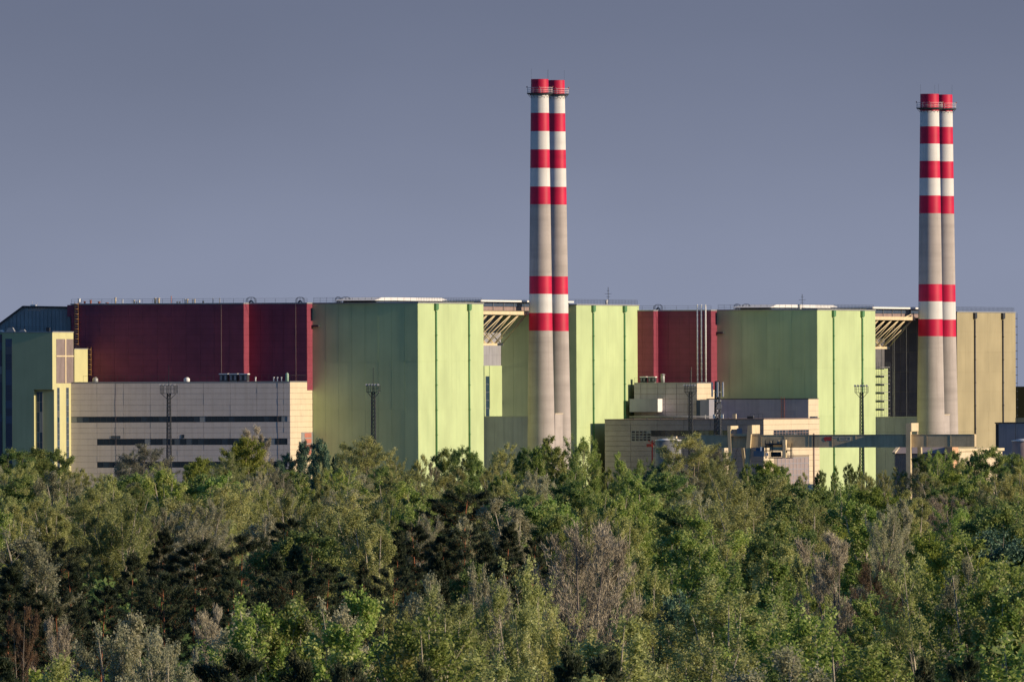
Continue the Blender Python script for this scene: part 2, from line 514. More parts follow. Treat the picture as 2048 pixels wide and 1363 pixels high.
# ------------------------------------------------------------------ ground
def structure(ob):
    ob['kind'] = 'structure'
    return ob
def ground_mat():
    m = bpy.data.materials.new('forest_floor')
    m.use_nodes = True
    nt = m.node_tree
    b = nt.nodes['Principled BSDF']
    geo = nt.nodes.new('ShaderNodeNewGeometry')
    n = nt.nodes.new('ShaderNodeTexNoise'); n.inputs['Scale'].default_value = 0.05; n.inputs['Detail'].default_value = 9
    nt.links.new(geo.outputs['Position'], n.inputs['Vector'])
    cr = nt.nodes.new('ShaderNodeValToRGB')
    e = cr.color_ramp.elements
    e[0].position, e[0].color = 0.35, (0.014, 0.015, 0.009, 1)
    e[1].position, e[1].color = 0.65, (0.032, 0.034, 0.018, 1)
    nt.links.new(n.outputs['Fac'], cr.inputs[0])
    nt.links.new(cr.outputs[0], b.inputs['Base Color'])
    b.inputs['Roughness'].default_value = 1.0
    b.inputs['Specular IOR Level'].default_value = 0.0
    return m
g = MB()
g.v = [(-40000, -500, 0), (40000, -500, 0), (40000, 70000, 0), (-40000, 70000, 0)]
g.face((0, 1, 2, 3))
structure(g.build('ground', ground_mat()))
g = MB(); g.v = [(-300, 4560, 0.004), (300, 4560, 0.004), (300, 5300, 0.004), (-300, 5300, 0.004)]; g.face((0, 1, 2, 3))
structure(g.build('yard', M_ASPHALT))

YAW = 14
F1 = Frame(836, 4710, YAW)
F2 = Frame(1634.5, 4935, YAW)

def lin(a, b, n): return [a + (b - a) * i / n for i in range(n + 1)]

# ------------------------------------------------------------------ green cladded towers, link and trusses, stacks
def downspout(par, x, y, ztop, m, hop=True):
    f = MB()
    f.box(x, x + 0.6, y - 1.3, y + 1.3, ztop - 1.5, ztop - 0.05)
    f.prism_y([(y - 1.3, ztop - 1.5), (y - 0.3, ztop - 1.8), (y + 0.3, ztop - 1.8), (y + 1.3, ztop - 1.5)], x, x + 0.45)
    f.tube((x + 0.22, y, 0), (x + 0.22, y, ztop - 1.9), 0.24, 8)
    z = 4.0
    while z < ztop - 4:
        f.box(x, x + 0.52, y - 0.32, y + 0.32, z, z + 0.18)
        z += 6.2
    f.build('downspout', m, par)

def clad_tower(F, name, label, x0, x1, y0, y1, zt, spouts, fcols, rcols, zrows, m, mpipe, rail=True, group=None, mfront=None):
    t = thing(name, label, 'building', F, (x0 + x1) / 2, (y0 + y1) / 2, 0, group)
    b = MB().box(x0, x1, y0, y1, 0, zt)
    b.build('wall', m, t)
    MB().box(x0 - 0.25, x1 + 0.2, y0 - 0.2, y1 + 0.2, zt + 0.004, zt + 0.30).build('roof_edge', M_STEEL, t)
    if fcols: grid(t, 'cladding_panel', 'f', y0 - 0.004, fcols, zrows, mfront or m, gap=0.05, t=0.05)
    if rcols: grid(t, 'cladding_panel', 'r', x1 + 0.004, rcols, zrows, m, gap=0.03, t=0.05)
    for s in spouts: downspout(t, x1 + 0.08, s, zt, mpipe)
    if rail: railing(t, [(x0 + 0.3, y0 + 0.3, zt + 0.3), (x1 - 0.3, y0 + 0.3, zt + 0.3), (x1 - 0.3, y1 - 0.3, zt + 0.3)], 1.2, 1.6, bars=3)
    return t

def smokestack(xpx, d, label, prof_px, bands, group, F, top_y, side=0):
    """prof_px: (photo y, radius in photo px); bands: list of (photo y of lower end, material index)"""
    X = sX(xpx, d, 700)
    e = bpy.data.objects.new('smokestack', None); COL.objects.link(e)
    e.location = (X, d, 0); e['label'] = label; e['category'] = 'smokestack'; e['group'] = group
    e.rotation_euler = (0, 0, -F.a)
    ORIGIN[e.name] = (0, 0, 0)
    pr = [(sZ(xpx, y, d), r * d / FPX) for y, r in prof_px]
    pr = [(0.0, pr[0][1] * 1.04)] + pr
    def rad(z):
        for (z0, r0), (z1, r1) in zip(pr[:-1], pr[1:]):
            if z0 <= z <= z1: return r0 + (r1 - r0) * (z - z0) / (z1 - z0)
        return pr[-1][1]
    zt = sZ(xpx, top_y, d)
    # rings
    zb = sorted([(sZ(xpx, y, d), mi) for y, mi in bands])       # each: from this z upward uses mi
    zs = set([0.0, zt] + [z for z, _ in zb] + [z for z, _ in pr if z < zt])
    for k in range(1, 26): zs.add(zt * k / 26)
    zs = sorted(zs)
    zs = [z for i, z in enumerate(zs) if i == 0 or z - zs[i - 1] > 0.05]
    prof, ms = [], []
    for z in zs: prof.append((rad(z), z))
    for a, b in zip(zs[:-1], zs[1:]):
        mid, mi = (a + b) / 2, 2
        for z, q in zb:
            if mid > z: mi = q
        ms.append(mi)
    ms.append(1)
    f = MB().lathe(0, 0, prof, 64, ms, cap=False)
    rt = rad(zt)
    f.lathe(0, 0, [(rt, zt), (rt - 0.35, zt + 0.02), (rt - 0.4, zt - 4)], 64, [1, 3])
    f.build('shaft', [M_STACK_RED, M_STACK_RED, M_STACK_CONC, M_DARK, M_STACK_WHITE], e)
    # platform
    zp = sZ(xpx, top_y + 28, d)
    rp = rad(zp)
    p = MB().lathe(0, 0, [(rp, zp - 0.5), (rp + 1.05, zp - 0.12), (rp + 1.05, zp + 0.08), (rp, zp + 0.09)], 40, cap=False)
    for k in range(16):
        th = math.pi * 2 * k / 16
        p.tube((rp * math.cos(th), rp * math.sin(th), zp - 1.2), ((rp + 0.95) * math.cos(th), (rp + 0.95) * math.sin(th), zp - 0.1), 0.05)
    p.build('platform', M_STEEL_DARK, e)
    q = MB()
    rr = rp + 0.98
    for k in range(20):
        a0, a1 = math.pi * 2 * k / 20, math.pi * 2 * (k + 1) / 20
        c0, s0, c1, s1 = rr * math.cos(a0), rr * math.sin(a0), rr * math.cos(a1), rr * math.sin(a1)
        if k % 2 == 0: q.tube((c0, s0, zp), (c0, s0, zp + 1.45), 0.05)
        for hh in (0.45, 0.9, 1.42): q.tube((c0, s0, zp + hh), (c1, s1, zp + hh), 0.045)
    q.build('railing', M_WHITE, e)
    for k in range(2):
        th = 0.5 + math.pi * k
        r = MB().tube((rt * math.cos(th), rt * math.sin(th), zt - 1), (rt * math.cos(th), rt * math.sin(th), zt + 2.6), 0.02)
        r.build('lightning_rod', M_STEEL_DARK, e)
    for k in range(4):
        th = 0.2 + math.pi / 2 * k
        MB().box(rr * math.cos(th) - 0.12, rr * math.cos(th) + 0.12, rr * math.sin(th) - 0.12, rr * math.sin(th) + 0.12, zp + 1.4, zp + 1.75).build('warning_light', M_SHUTTER, e)
    # service ladder on the far side reads as a thin line
    l = MB()
    for sx in (-0.25, 0.25):
        for a, b in zip(zs[:-1], zs[1:]):
            l.tube((sx, rad(a) + 0.15, a), (sx, rad(b) + 0.15, b), 0.03, 4, caps=False)
    for k in range(0, int(zt), 1): l.box(-0.25, 0.25, rad(k) + 0.13, rad(k) + 0.17, k, k + 0.05)
    l.build('ladder', M_STEEL, e)
    return e

def unit(F, P):
    """one half of the plant: tower, link with open truss, pair of stacks, second tower"""
    zt = F.z(P['top'], 0, 0)
    yA = F.yat(P['a1'], 0)
    xl = F.xat(P['a0'], 0)
    zr = [0, F.z(P['top'] + 212, 0, 0), F.z(P['top'] + 116, 0, 0), zt - 0.02]
    sp = [F.yat(x, 0) for x in P['spA']]
    t = clad_tower(F, 'green_tower', P['labA'], xl, 0, 0, yA, zt, sp,
                   [v for v in lin(xl, 0, 8)], [0.0] + lin(sp[0] - 0.0, sp[1], 3)[0:1] + [ (sp[0] + sp[1]) / 2 ] + [sp[1], yA], zr, M_GREEN, M_GREEN_DARK, group='green clad towers')
    # long white roof monitor with a dark vent strip, its lit side running away along the block
    xm = F.xat(P['canopy'][0] + 12, 3.0)
    ym1 = F.yat(P['canopy'][1] - 12, xm)
    MB().box(xm - 9, xm - 0.5, 3.2, ym1 - 0.5, zt + 0.31, zt + 0.75).build('vent_strip', M_NAVY, t)
    f = MB(); z0, z1 = zt + 0.76, zt + 1.55
    f.v = [(xm - 10, 3.0 - 5, z0), (xm + 0.35, 3.0 - 5, z0), (xm + 0.35, ym1 + 5, z0), (xm - 10, ym1 + 5, z0),
           (xm - 9, 7.0, z1), (xm, 7.0, z1), (xm, ym1 - 3, z1), (xm - 9, ym1 - 3, z1)]
    for q in ((0, 3, 2, 1), (4, 5, 6, 7), (0, 1, 5, 4), (1, 2, 6, 5), (2, 3, 7, 6), (3, 0, 4, 7)): f.face(q)
    f.build('white_roof', M_WHITE, t)
    # small dark bracket lamp on the front near the left edge
    zz = F.z(P['top'] + 45, xl, 0)
    MB().box(xl + 0.1, xl + 1.9, -1.2, -0.12, zz - 0.25, zz + 0.2).build('bracket_lamp', M_DARK, t)
    # second tower behind the gap
    yB0, yB1 = F.yat(P['b0'], 0), F.yat(P['b1'], 0)
    ztB = F.z(P['topB'], 0, yB0)
    w = P['w']
    spB = [F.yat(x, 0) for x in P['spB']]
    mB, mp = (M_GREEN, M_GREEN_DARK) if not P['olive'] else (M_OLIVE, M_STEEL_DARK)
    zrB = [0, ztB * 0.36, ztB * 0.68, ztB - 0.02] if not P['olive'] else lin(0, ztB - 0.02, 9)
    tB = clad_tower(F, 'green_tower' if not P['olive'] else 'olive_tower', P['labB'], -w - 6, 0, yB0, yB1, ztB, spB,
                    lin(-w, 0, 6) if not P['olive'] else lin(-w, 0, 9), [yB0, spB[0], (spB[0] + spB[1]) / 2, spB[1], yB1], zrB, mB, mp, group='green clad towers' if not P['olive'] else None, mfront=M_RECESS if P['olive'] else None)
    # ladder up the shaded corner of tower B
    l = MB()
    for xx in (-2.9, -2.4): l.tube((xx, yB0 - 0.35, 3), (xx, yB0 - 0.35, ztB + 1), 0.05)
    for k in range(int(ztB) * 2): l.box(-2.9, -2.4, yB0 - 0.38, yB0 - 0.32, 3 + k * 0.5, 3.06 + k * 0.5)
    for k in range(4): l.box(-3.2, -2.0, yB0 - 0.9, yB0 - 0.1, ztB * (0.25 + 0.17 * k), ztB * (0.25 + 0.17 * k) + 0.9)
    l.build('ladder', M_STEEL_DARK, tB)
    # link body behind the gap
    zl = zt - 0.6
    k = thing('link_building', P['labL'], 'building', F, -w - 5, (yA + yB0) / 2)
    MB().box(-w - 10, -w, yA + 0.01, yB0 - 0.01, 0, zl).build('wall', P['mlink'], k)
    grid(k, 'wall_panel', 'r', -w + 0.004, lin(yA + 0.1, yB0 - 0.1, 8), lin(0, zl, 8), P['mlink'], gap=0.12, t=0.08)
    zf = lambda py: F.z(py, -1.5, (yA + yB0) / 2)
    T = P['top']
    MB().box(-w - 9, -0.6, yA + 0.02, yB0 - 0.02, zf(T - 2), zf(T - 5.5)).build('roof', M_WHITE, k)
    MB().box(-2.4, -1.9, yA + 0.02, yB0 - 0.02, zf(T + 7), zf(T - 2) - 0.004).build('clerestory_strip', M_NAVY, k)
    MB().box(-2.6, -2.1, yA + 0.03, yB0 - 0.03, zf(T + 15), zf(T + 7) - 0.004).build('fascia', M_MAUVE, k)
    for i in range(9):
        yy = yA + (yB0 - yA) * (i + 0.6) / 9
        piece('post', k, -1.88, -1.7, yy - 0.09, yy + 0.09, zf(T + 15), zf(T - 2), M_STEEL)
    # lit block in the recess with blue window
    zb0 = F.z(P['blk'][0], -w + 5, yA + 20)
    bx1 = -w * 0.6
    yb1 = F.yat(P['blk'][1], bx1)
    kb = MB().box(-w + 0.1, bx1, yA + 0.2, yb1, 0, zb0).build('annex', P['mblk'], k)
    yv = F.yat(P['a1'] + 4, bx1); yv2 = F.yat(P['a1'] + 11, bx1)
    if not P['olive']:
        window_band(k, 'r', bx1 + 0.01, yv, yv2, F.z(832, bx1, yv), F.z(752, bx1, yv), 1, 5, M_GLASS_BLUE, M_STEEL)
        MB().tube((bx1 + 0.15, yv2, zb0 - 11), (bx1 + 0.15, yv2, zb0), 0.06).build('drain_pipe', M_GREEN_DARK, k)
    # space truss reaching across the gap
    tr = thing('roof_truss', P['labT'], 'truss', F, -4, yA + 8, 0)
    L = F.yat(P['truss'][0], 0) - yA
    zt0, zt1 = F.z(P['truss'][1], 0, yA), F.z(P['truss'][2], -7, yA)
    MB().box(-0.9, 0.0, yA + 0.03, yA + L, zt0 - 0.45, zt0 + 0.45).build('top_chord', M_CREAM_STEEL, tr)
    MB().box(-7.6, -7.0, yA + 0.03, yA + L * 1.0, zt1 - 0.3, zt1 + 0.3).build('bottom_chord', M_CREAM_STEEL, tr)
    MB().box(-14.7, -14.2, yA + 0.03, yA + L, zt0 - 0.3, zt0 + 0.3).build('rear_chord', M_CREAM_STEEL, tr)
    nb = 6
    def brace(p, q): MB().tube(p, q, 0.135, 6).build('brace', M_CREAM_STEEL, tr)
    for i in range(nb + 1):
        yt = yA + L * i / nb
        yb_ = yA + L * min(i + 0.0, nb) / nb
        if i > 0: brace((-0.4, yt - 0.3, zt0), (-7.3, yb_ - 0.4, zt1))
        if i < nb:
            brace((-0.4, yt + L / nb - 0.3, zt0), (-7.3, yt + 0.3, zt1))
            brace((-14.4, yt + L / nb * 0.5, zt0), (-7.3, yt + 0.3, zt1))
            brace((-14.4, yt + L / nb * 0.5, zt0), (-7.3, yt + L / nb - 0.4, zt1))
    if P['olive']:
        brace((-0.4, yA + L - 0.2, zt0 - 0.4), (-0.4, yA + L - 0.2, zf(T + 6)))
        brace((-0.4, yA + L * 0.72, zt0), (-0.4, yA + L - 0.2, zf(T + 6)))
    # low flue building leading to the stacks
    lw = thing('flue_building', P['labF'], 'building', F, 6, yA + 4)
    sxx = sX(*P['sd'])
    sdx, sdy = sxx - F.O.x, P['sd'][1] - F.O.y
    slx, sly = sdx * F.c - sdy * F.s, sdx * F.s + sdy * F.c
    fy0, fy1, fx0, fx1 = sly - 1.5, sly + 1.5, -w + 0.1, F.xat(P['flue'][1] + 7, sly - 1.5)
    zl0 = F.z(P['flue'][0], 0, fy0)
    MB().box(fx0, fx1, fy0, fy1, 0, zl0).build('wall', M_GREY_WALL, lw)
    grid(lw, 'wall_panel', 'f', fy0 - 0.004, lin(fx0, fx1, 9), [0, zl0 * 0.5, zl0 - 0.02], M_GREY_WALL, gap=0.05, t=0.05)
    MB().box(fx0, fx1 + 0.1, fy0 - 0.15, fy1 + 0.1, zl0 + 0.004, zl0 + 0.25).build('roof_edge', M_STEEL, lw)
    return dict(zt=zt, yA=yA, yB0=yB0, yB1=yB1, xl=xl, ztB=ztB)

U1 = unit(F1, dict(top=606.2, a0=625, a1=967, b0=1153, b1=1278, topB=610, w=20, sd=(1081.5, 4818), spA=(870.5, 936.5), spB=(1185, 1247.5), canopy=(745, 902),
    olive=False, mlink=M_GREY_WALL, mblk=M_GREEN, blk=(731, 1004), truss=(1060, 625, 688), flue=(833.5, 1055),
    labA='large green clad block beside the left maroon wall, left of the left stacks',
    labB='narrow bright green clad block just right of the left pair of stacks',
    labL='dark recessed link wall under a white roof beside the left stacks',
    labT='cream open roof truss left of the left pair of stacks',
    labF='low blue grey flat building at the foot of the left stacks'))
U2 = unit(F2, dict(top=620.0, a0=1434, a1=1750.5, b0=1914, b1=2031, topB=624.5, w=20, sd=(1861, 5046), spA=(1665.5, 1723), spB=(1948, 2004), canopy=(1535, 1684),
    olive=True, mlink=M_RECESS, mblk=M_GREEN, blk=(737, 1776), truss=(1831, 636, 695), flue=(834.5, 1834),
    labA='large green clad block beside the right maroon wall, behind the gantry crane',
    labB='olive tan clad block right of the right pair of stacks',
    labL='dark gridded recess wall under a white roof beside the right stacks',
    labT='cream open roof truss left of the right pair of stacks',
    labF='low dark blue grey building at the foot of the right stacks'))

W, RD = 4, 0
b1 = [(661, 0), (625.5, 4), (587.5, 0), (552, 2), (408.5, 0), (373, 4), (336, 0), (299, 4), (262.5, 0), (226, 4), (189, 0)]
# colours between listed heights: grey up to 661, red 661-625, white 625-587, red 587-552, grey 552-408 ...
smokestack(1081.5, 4818, 'striped front stack of the left pair, tallest against the sky', [(870, 27.5), (660, 23.7), (408, 20.6), (226, 18.4), (160, 17.4)], b1, 'red and white striped stacks', F1, 158.5)
b1r = [(y + 0.8, m) for y, m in b1]
smokestack(1114.0, 4846, 'striped rear stack of the left pair, half hidden by its twin', [(870, 27.2), (660, 23.5), (408, 20.5), (226, 18.2), (161, 17.2)], b1r, 'red and white striped stacks', F1, 160.6)
b2 = [(672, 0), (638, 4), (602.5, 0), (568, 2), (426.5, 0), (391, 4), (356, 0), (322, 4), (287.5, 0), (253, 4), (222, 0)]
smokestack(1861.0, 5046, 'striped front stack of the right pair near the photo edge', [(870, 28.2), (672, 24.8), (427, 21.8), (253, 19.4), (188, 18.5)], b2, 'red and white striped stacks', F2, 188)
b2r = [(y + 1.0, m) for y, m in b2]
smokestack(1888.8, 5074, 'striped rear stack of the right pair, half hidden by its twin', [(870, 27.2), (672, 23.6), (427, 20.6), (253, 18.6), (189, 17.8)], b2r, 'red and white striped stacks', F2, 189.5)

def box_px(F, name, label, cat, cx, ex, y, zt_py, right_px=None, depth=None, m=M_CREAM, z0=0.0, group=None):
    """a block whose front right corner stands on sight line cx at frame depth y; the front runs left to ex, the side right to right_px"""
    x1 = F.xat(cx, y); x0 = F.xat(ex, y)
    y1 = F.yat(right_px, x1) if right_px else y + depth
    zt = F.z(zt_py, x1, y)
    t = thing(name, label, cat, F, (x0 + x1) / 2, (y + y1) / 2, z0, group)
    MB().box(x0, x1, y, y1, z0, zt).build('wall', m, t)
    return t, x0, x1, y, y1, zt

# little white duct house between the stacks of each pair
for (F, d0, px0, px1, ty, lab) in ((F1, 4820, 1110, 1125, 827.5, 'small pale duct house wedged between the left pair of stacks'), (F2, 5048, 1888, 1899, 829.5, 'small pale duct house wedged between the right pair of stacks')):
    yy = (d0 + 1.5 - F.O.y + 0.0)
    # solve the frame depth y at which sight line px0 lies at distance d0+2
    X0 = sX(px0, d0 + 1.0)
    dx, dy = X0 - F.O.x, d0 + 1.0 - F.O.y
    lx, ly = dx * F.c - dy * F.s, dx * F.s + dy * F.c
    ly1 = F.yat(px1, lx)
    t = thing('duct_house', lab, 'duct house', F, lx - 1, (ly + ly1) / 2)
    zt = F.z(ty, lx, ly)
    MB().box(lx - 2.4, lx, ly, ly1, 0, zt).build('wall', M_STACK_CONC, t)
    MB().box(lx - 2.5, lx + 0.12, ly - 0.1, ly1 + 0.1, zt + 0.004, zt + 0.2).build('roof_edge', M_CREAM, t)

# ------------------------------------------------------------------ maroon halls
def red_hall(F, P):
    u = F.xat(P['g0'], 0)                         # where the green front starts
    y2 = F.yat(P['c2'], u)
    x21 = F.xat(P['g1'], y2)
    y1 = F.yat(P['c1'], x21)
    x0 = F.xat(P['left'], y1)
    zt = F.z(P['top'], u, y2)
    t = thing('maroon_hall', P['lab'], 'building', F, (x0 + u) / 2, y1 + 12)
    e = 0.06
    MB().box(x21 + 0.0, u - 0.01, y2 + e, y2 + 30, zt - 21, zt).build('wall', M_RED_BACK, t)
    MB().box(x0, x21 - 0.012, y1 + e, y2 + 34, 0, zt + 0.02).build('wall', M_RED_BACK, t)
    zbot = F.z(P['bot'], u, y2) - 2
    n = P['rows']
    zs = lin(zbot, zt, n)
    grid(t, 'cladding_panel', 'f', y2 + e - 0.004, lin(x21 + 0.05, u - 0.02, P['n2']), zs, M_RED_WALL, gap=0.03, t=0.07)
    grid(t, 'cladding_panel', 'f', y1 + e - 0.004, lin(x0, x21 - 0.02, P['n1']), zs, M_RED_WALL, gap=0.03, t=0.07)
    grid(t, 'cladding_panel', 'r', u - 0.006, [y2 + 0.07, -0.06], zs, M_RED_WALL, gap=0.03, t=0.07)
    grid(t, 'cladding_panel', 'r', x21 - 0.01, [y1 + 0.07, y2 - 0.03], zs, M_RED_WALL, gap=0.03, t=0.07)
    MB().box(x0 - 0.2, x21 + 0.1, y1 - 0.12, y2 + 30, zt + 0.024, zt + 0.32).box(x21 + 0.104, u + 0.1, y2 - 0.12, y2 + 29.9, zt + 0.024, zt + 0.318).build('roof_edge', M_STEEL, t)
    railing(t, [(x0, y1 + 0.2, zt + 0.32), (x21, y1 + 0.2, zt + 0.32), (u, y2 + 0.4, zt + 0.32)], 1.05, 2.6, bars=2)
    # thin cable ducts
    for px in P['cables']:
        yy = y2 if px > P['g1'] else y1
        x = F.xat(px, yy)
        piece('cable_duct', t, x - 0.05, x + 0.05, yy - 0.16, yy - 0.05, zbot, zt, M_MAUVE)
    return t, x0, x21, u, y1, y2, zt
R1 = red_hall(F1, dict(g0=625, c2=614, g1=498, c1=487.5, left=143, top=607.3, bot=764, rows=14, n2=5, n1=12, cables=(443, 592),
    lab='long dark maroon clad hall above the beige building on the left'))
R2 = red_hall(F2, dict(g0=1434, c2=1422, g1=1316, c1=1307, left=1262, top=621.5, bot=764, rows=13, n2=5, n1=2, cables=(),
    lab='dark maroon clad hall with three white pipes right of the left stacks'))
t, x0, x21, u, y1, y2, zt = R1
xo = F1.xat(135, y1)
MB().box(xo, x0 - 0.004, y1, y1 + 14, F1.z(633, xo, y1), zt - 0.02).build('eave_block', M_RED_WALL, t)

# roof clutter on the maroon hall: pale vent pipes
def vent(F, px, py0, py1, wpx, y, m, label, name='vent_pipe', cat='vent', group='vent pipes on the left maroon hall roof'):
    x = F.xat(px, y)
    z0, z1 = F.z(py1, x, y), F.z(py0, x, y)
    r = wpx / 2 / 7.9
    f = MB().tube((x, y, z0), (x, y, z1), r, 10)
    f.tube((x, y, z1 - 0.15), (x, y, z1 + 0.02), r * 1.25, 10)
    o = f.build(name, m, None, offset=(x, y, z0))
    o.location = F.w(x, y, z0); o.rotation_euler = (0, 0, -F.a)
    o['label'] = label; o['category'] = cat; o['group'] = group
    return o
vents = [(159, 597, 5, 'squat', M_WHITE), (170, 602, 4, 'low', M_SHUTTER), (182, 600, 4, 'slim', M_SHUTTER), (199, 603, 5, 'low', M_SHUTTER), (215, 605, 6, 'low', M_SHUTTER),
         (231.5, 595, 3.5, 'tall', M_CREAM), (246, 599, 2, 'thin', M_WHITE), (269, 600, 3.5, 'short', M_CREAM), (274, 603, 2.5, 'short', M_CREAM), (279, 600, 3.5, 'short', M_WHITE),
         (311, 596, 5, 'thick', M_CREAM), (318, 596, 5, 'thick', M_CREAM), (343, 592, 1.6, 'thin tall', M_SHUTTER), (355, 603, 3, 'low', M_CREAM), (360, 603, 3, 'low', M_CREAM),
         (371, 598, 3.6, 'thick', M_WHITE), (375.5, 598, 3.6, 'thick', M_CREAM), (386, 598, 2.6, 'slim', M_WHITE), (390, 598, 2.6, 'slim', M_CREAM), (407, 602, 3, 'low dark', M_DARK),
         (426.5, 596, 1.6, 'thin', M_STEEL), (440, 596, 2, 'thin', M_STEEL)]
ORD = ['first', 'second', 'third', 'fourth', 'fifth', 'sixth', 'seventh', 'eighth', 'ninth', 'tenth', 'eleventh', 'twelfth', 'thirteenth', 'fourteenth', 'fifteenth', 'sixteenth', 'seventeenth', 'eighteenth', 'nineteenth', 'twentieth', 'twenty-first', 'twenty-second']
for i, (px, py, w, kind, m) in enumerate(vents):
    colour = {'white_metal': 'white', 'red_shutter': 'rust red', 'cream_and_lit_wall': 'cream', 'dark_metal': 'dark', 'galvanised_steel': 'grey'}[m.name]
    vent(F1, px, py, 609, w, y1 + 2.0, m, '%s %s roof vent, %s from the left along the left maroon hall roof' % (kind.replace(' dark', ''), colour, ORD[i]))

# arched crossover stairs on the roofs
def crossover(F, px, py, y, wpx, label):
    x = F.xat(px, y); s = wpx / 7.9 / 2
    z = F.z(py, x, y)
    t = thing('roof_crossover', label, 'roof stair', F, x, y, z, 'dark crossover stairs on the hall roofs')
    f = MB()
    f.prism([(x - s * 0.62, z), (x - s * 0.15, z + 0.75), (x + s * 0.15, z + 0.75), (x + s * 0.62, z), (x + s * 0.4, z), (x, z + 0.45), (x - s * 0.4, z)], y - 0.4, y + 0.4)
    f.build('steps', M_NAVY, t)
    for dy in (-0.45, 0.45):
        g = MB(); prev = None
        for k in range(9):
            th = math.pi * k / 8
            p = (x - s * math.cos(th), y + dy, z + 0.15 + 1.35 * math.sin(th) ** 0.6)
            if prev: g.tube(prev, p, 0.05)
            if k % 2 == 0: g.tube((p[0], p[1], z), p, 0.035)
            prev = p
        g.build('handrail', M_STEEL_DARK, t)
crossover(F1, 503, 606, y2 + 2, 20, 'dark crossover stair above the left red pilaster of the left hall')
crossover(F1, 601, 606, y2 + 2, 18, 'dark crossover stair just left of the left green block')
crossover(F1, 692, 605.5, 1.5, 20, 'larger dark crossover stair on the left green block roof')
crossover(F1, 677, 605.5, 2.5, 12, 'smaller dark crossover stair on the left green block roof')
crossover(F2, 1317, 620, R2[5] + 2, 18, 'dark crossover stair above the red pilaster of the right hall')
crossover(F2, 1493, 619, 1.5, 18, 'larger dark crossover stair on the right green block roof')
crossover(F2, 1475, 619, 2.5, 14, 'smaller dark crossover stair on the right green block roof')

# lattice lightning masts with cross arms on the roofs
def roof_mast(F, px, y, py0, py1, label):
    x = F.xat(px, y); z0, z1 = F.z(py1, x, y), F.z(py0, x, y)
    t = thing('roof_antenna', label, 'antenna', F, x, y, z0)
    MB().tube((x, y, z0), (x, y, z1), 0.07, 6).build('mast', M_STEEL_DARK, t)
    for k, (a, w) in enumerate(((0.45, 0.5), (0.62, 0.9), (0.8, 0.35))):
        z = z0 + (z1 - z0) * a
        MB().tube((x - w, y, z), (x + w, y, z), 0.05, 4).build('cross_arm', M_STEEL_DARK, t)
roof_mast(F1, 1217, F1.yat(1217, -3), 574, 609, 'thin antenna with cross arms on the narrow green block roof')
roof_mast(F2, 1605, 3, 588, 618, 'thin antenna with cross arms on the right green block roof')
for F, px, y, py0, py1, w, lab in ((F1, 1213, F1.yat(1213, -2), 600, 608, 6, 'short pale chimney on the narrow green block roof'), (F2, 1600, 0.8, 609, 618, 7, 'short pale chimney on the right green block roof')):
    vent(F, px, py0, py1, w, y, M_WHITE, lab, 'roof_chimney', 'chimney', 'short chimneys on the green block roofs')

# railings between, and three white pipes
t2, x02, x212, u2, y12, y22, zt2 = R2
for i, px in enumerate((1395.3, 1403.4, 1411.6)):
    y = y22 - 1.4; x = F2.xat(px, y)
    z0, z1 = F2.z(764, x, y), F2.z(612.5, x, y)
    f = MB().tube((x, y, z0), (x, y, z1), 0.20, 10)
    for k in range(14): f.tube((x, y, z0 + 1.4 * k + 0.6), (x, y, z0 + 1.4 * k + 0.72), 0.25, 10)
    f.tube((x, y, z1), (x, y, z1 + 0.5), 0.15, 8)
    o = f.build('steam_pipe', M_WHITE, None, offset=(x, y, z0)); o.location = F2.w(x, y, z0); o.rotation_euler = (0, 0, -F2.a)
    o['label'] = '%s of the three tall white pipes up the right maroon wall' % ('leftmost', 'middle one', 'rightmost')[i]; o['category'] = 'pipe'; o['group'] = 'tall white pipes on the right maroon wall'

# ------------------------------------------------------------------ beige building, left
u1 = F1.xat(625, 0)
yb = F1.yat(580, u1)
xb0 = F1.xat(142, yb)
ztb = F1.z(763.6, u1, yb)
FB = Frame(580, F1.w(u1, yb).y, 8.5)
U, Y = 0.0, 0.0
xB0 = FB.xat(142, 0)
yE = FB.yat(625.3, 0)
BE = thing('beige_building', 'long beige panelled building with dark window bands below the maroon hall', 'building', FB, xB0 / 2, 6)
MB().box(xB0, -0.12, 0.12, 14, 0, ztb).build('wall', M_BEIGE_JOINT, BE)
cols = [xB0] + [FB.xat(p, Y) for p in (193.6, 247, 300.5, 354, 407, 460.3, 513.5, 567)] + [U - 0.0]
rows_py = [998, 986.5, 975, 963.5, 956, 945, 933.5, 922, 910, 898.7, 888.5, 876, 864.5, 854, 843, 831.5, 820, 808.5, 797.5, 786, 775, 764.2]
zrows = [FB.z(p, U, Y) for p in rows_py]
bands = []
for (pa, pb, y0_, y1_) in ((142.5, 574, 831.5, 843), (194, 574, 876, 888.5), (194, 574, 922, 933.5)):
    xa, xb_ = FB.xat(pa, Y), FB.xat(pb, Y)
    za, zb_ = FB.z(y1_, U, Y), FB.z(y0_, U, Y)
    bands.append((xa - 0.1, cols[-2] + 0.1, za, zb_))
    window_band(BE, 'f', Y + 0.11, xa, xb_, za, zb_, int((xb_ - xa) / 1.45), 1, M_GLASS, M_STEEL_DARK, fr=0.07, proud=0.05)
    xe = FB.xat(574, Y)
    piece('wall_panel', BE, xe + 0.05, U - 0.04, Y + 0.01, Y + 0.11, za + 0.04, zb_ - 0.04, M_BEIGE)
grid(BE, 'wall_panel', 'f', Y + 0.11, cols, zrows, M_BEIGE, gap=0.05, t=0.10, skip=[(a - 0.5, 1e9, c + 0.05, d - 0.05) if i >= 0 else None for i, (a, b, c, d) in enumerate(bands)])
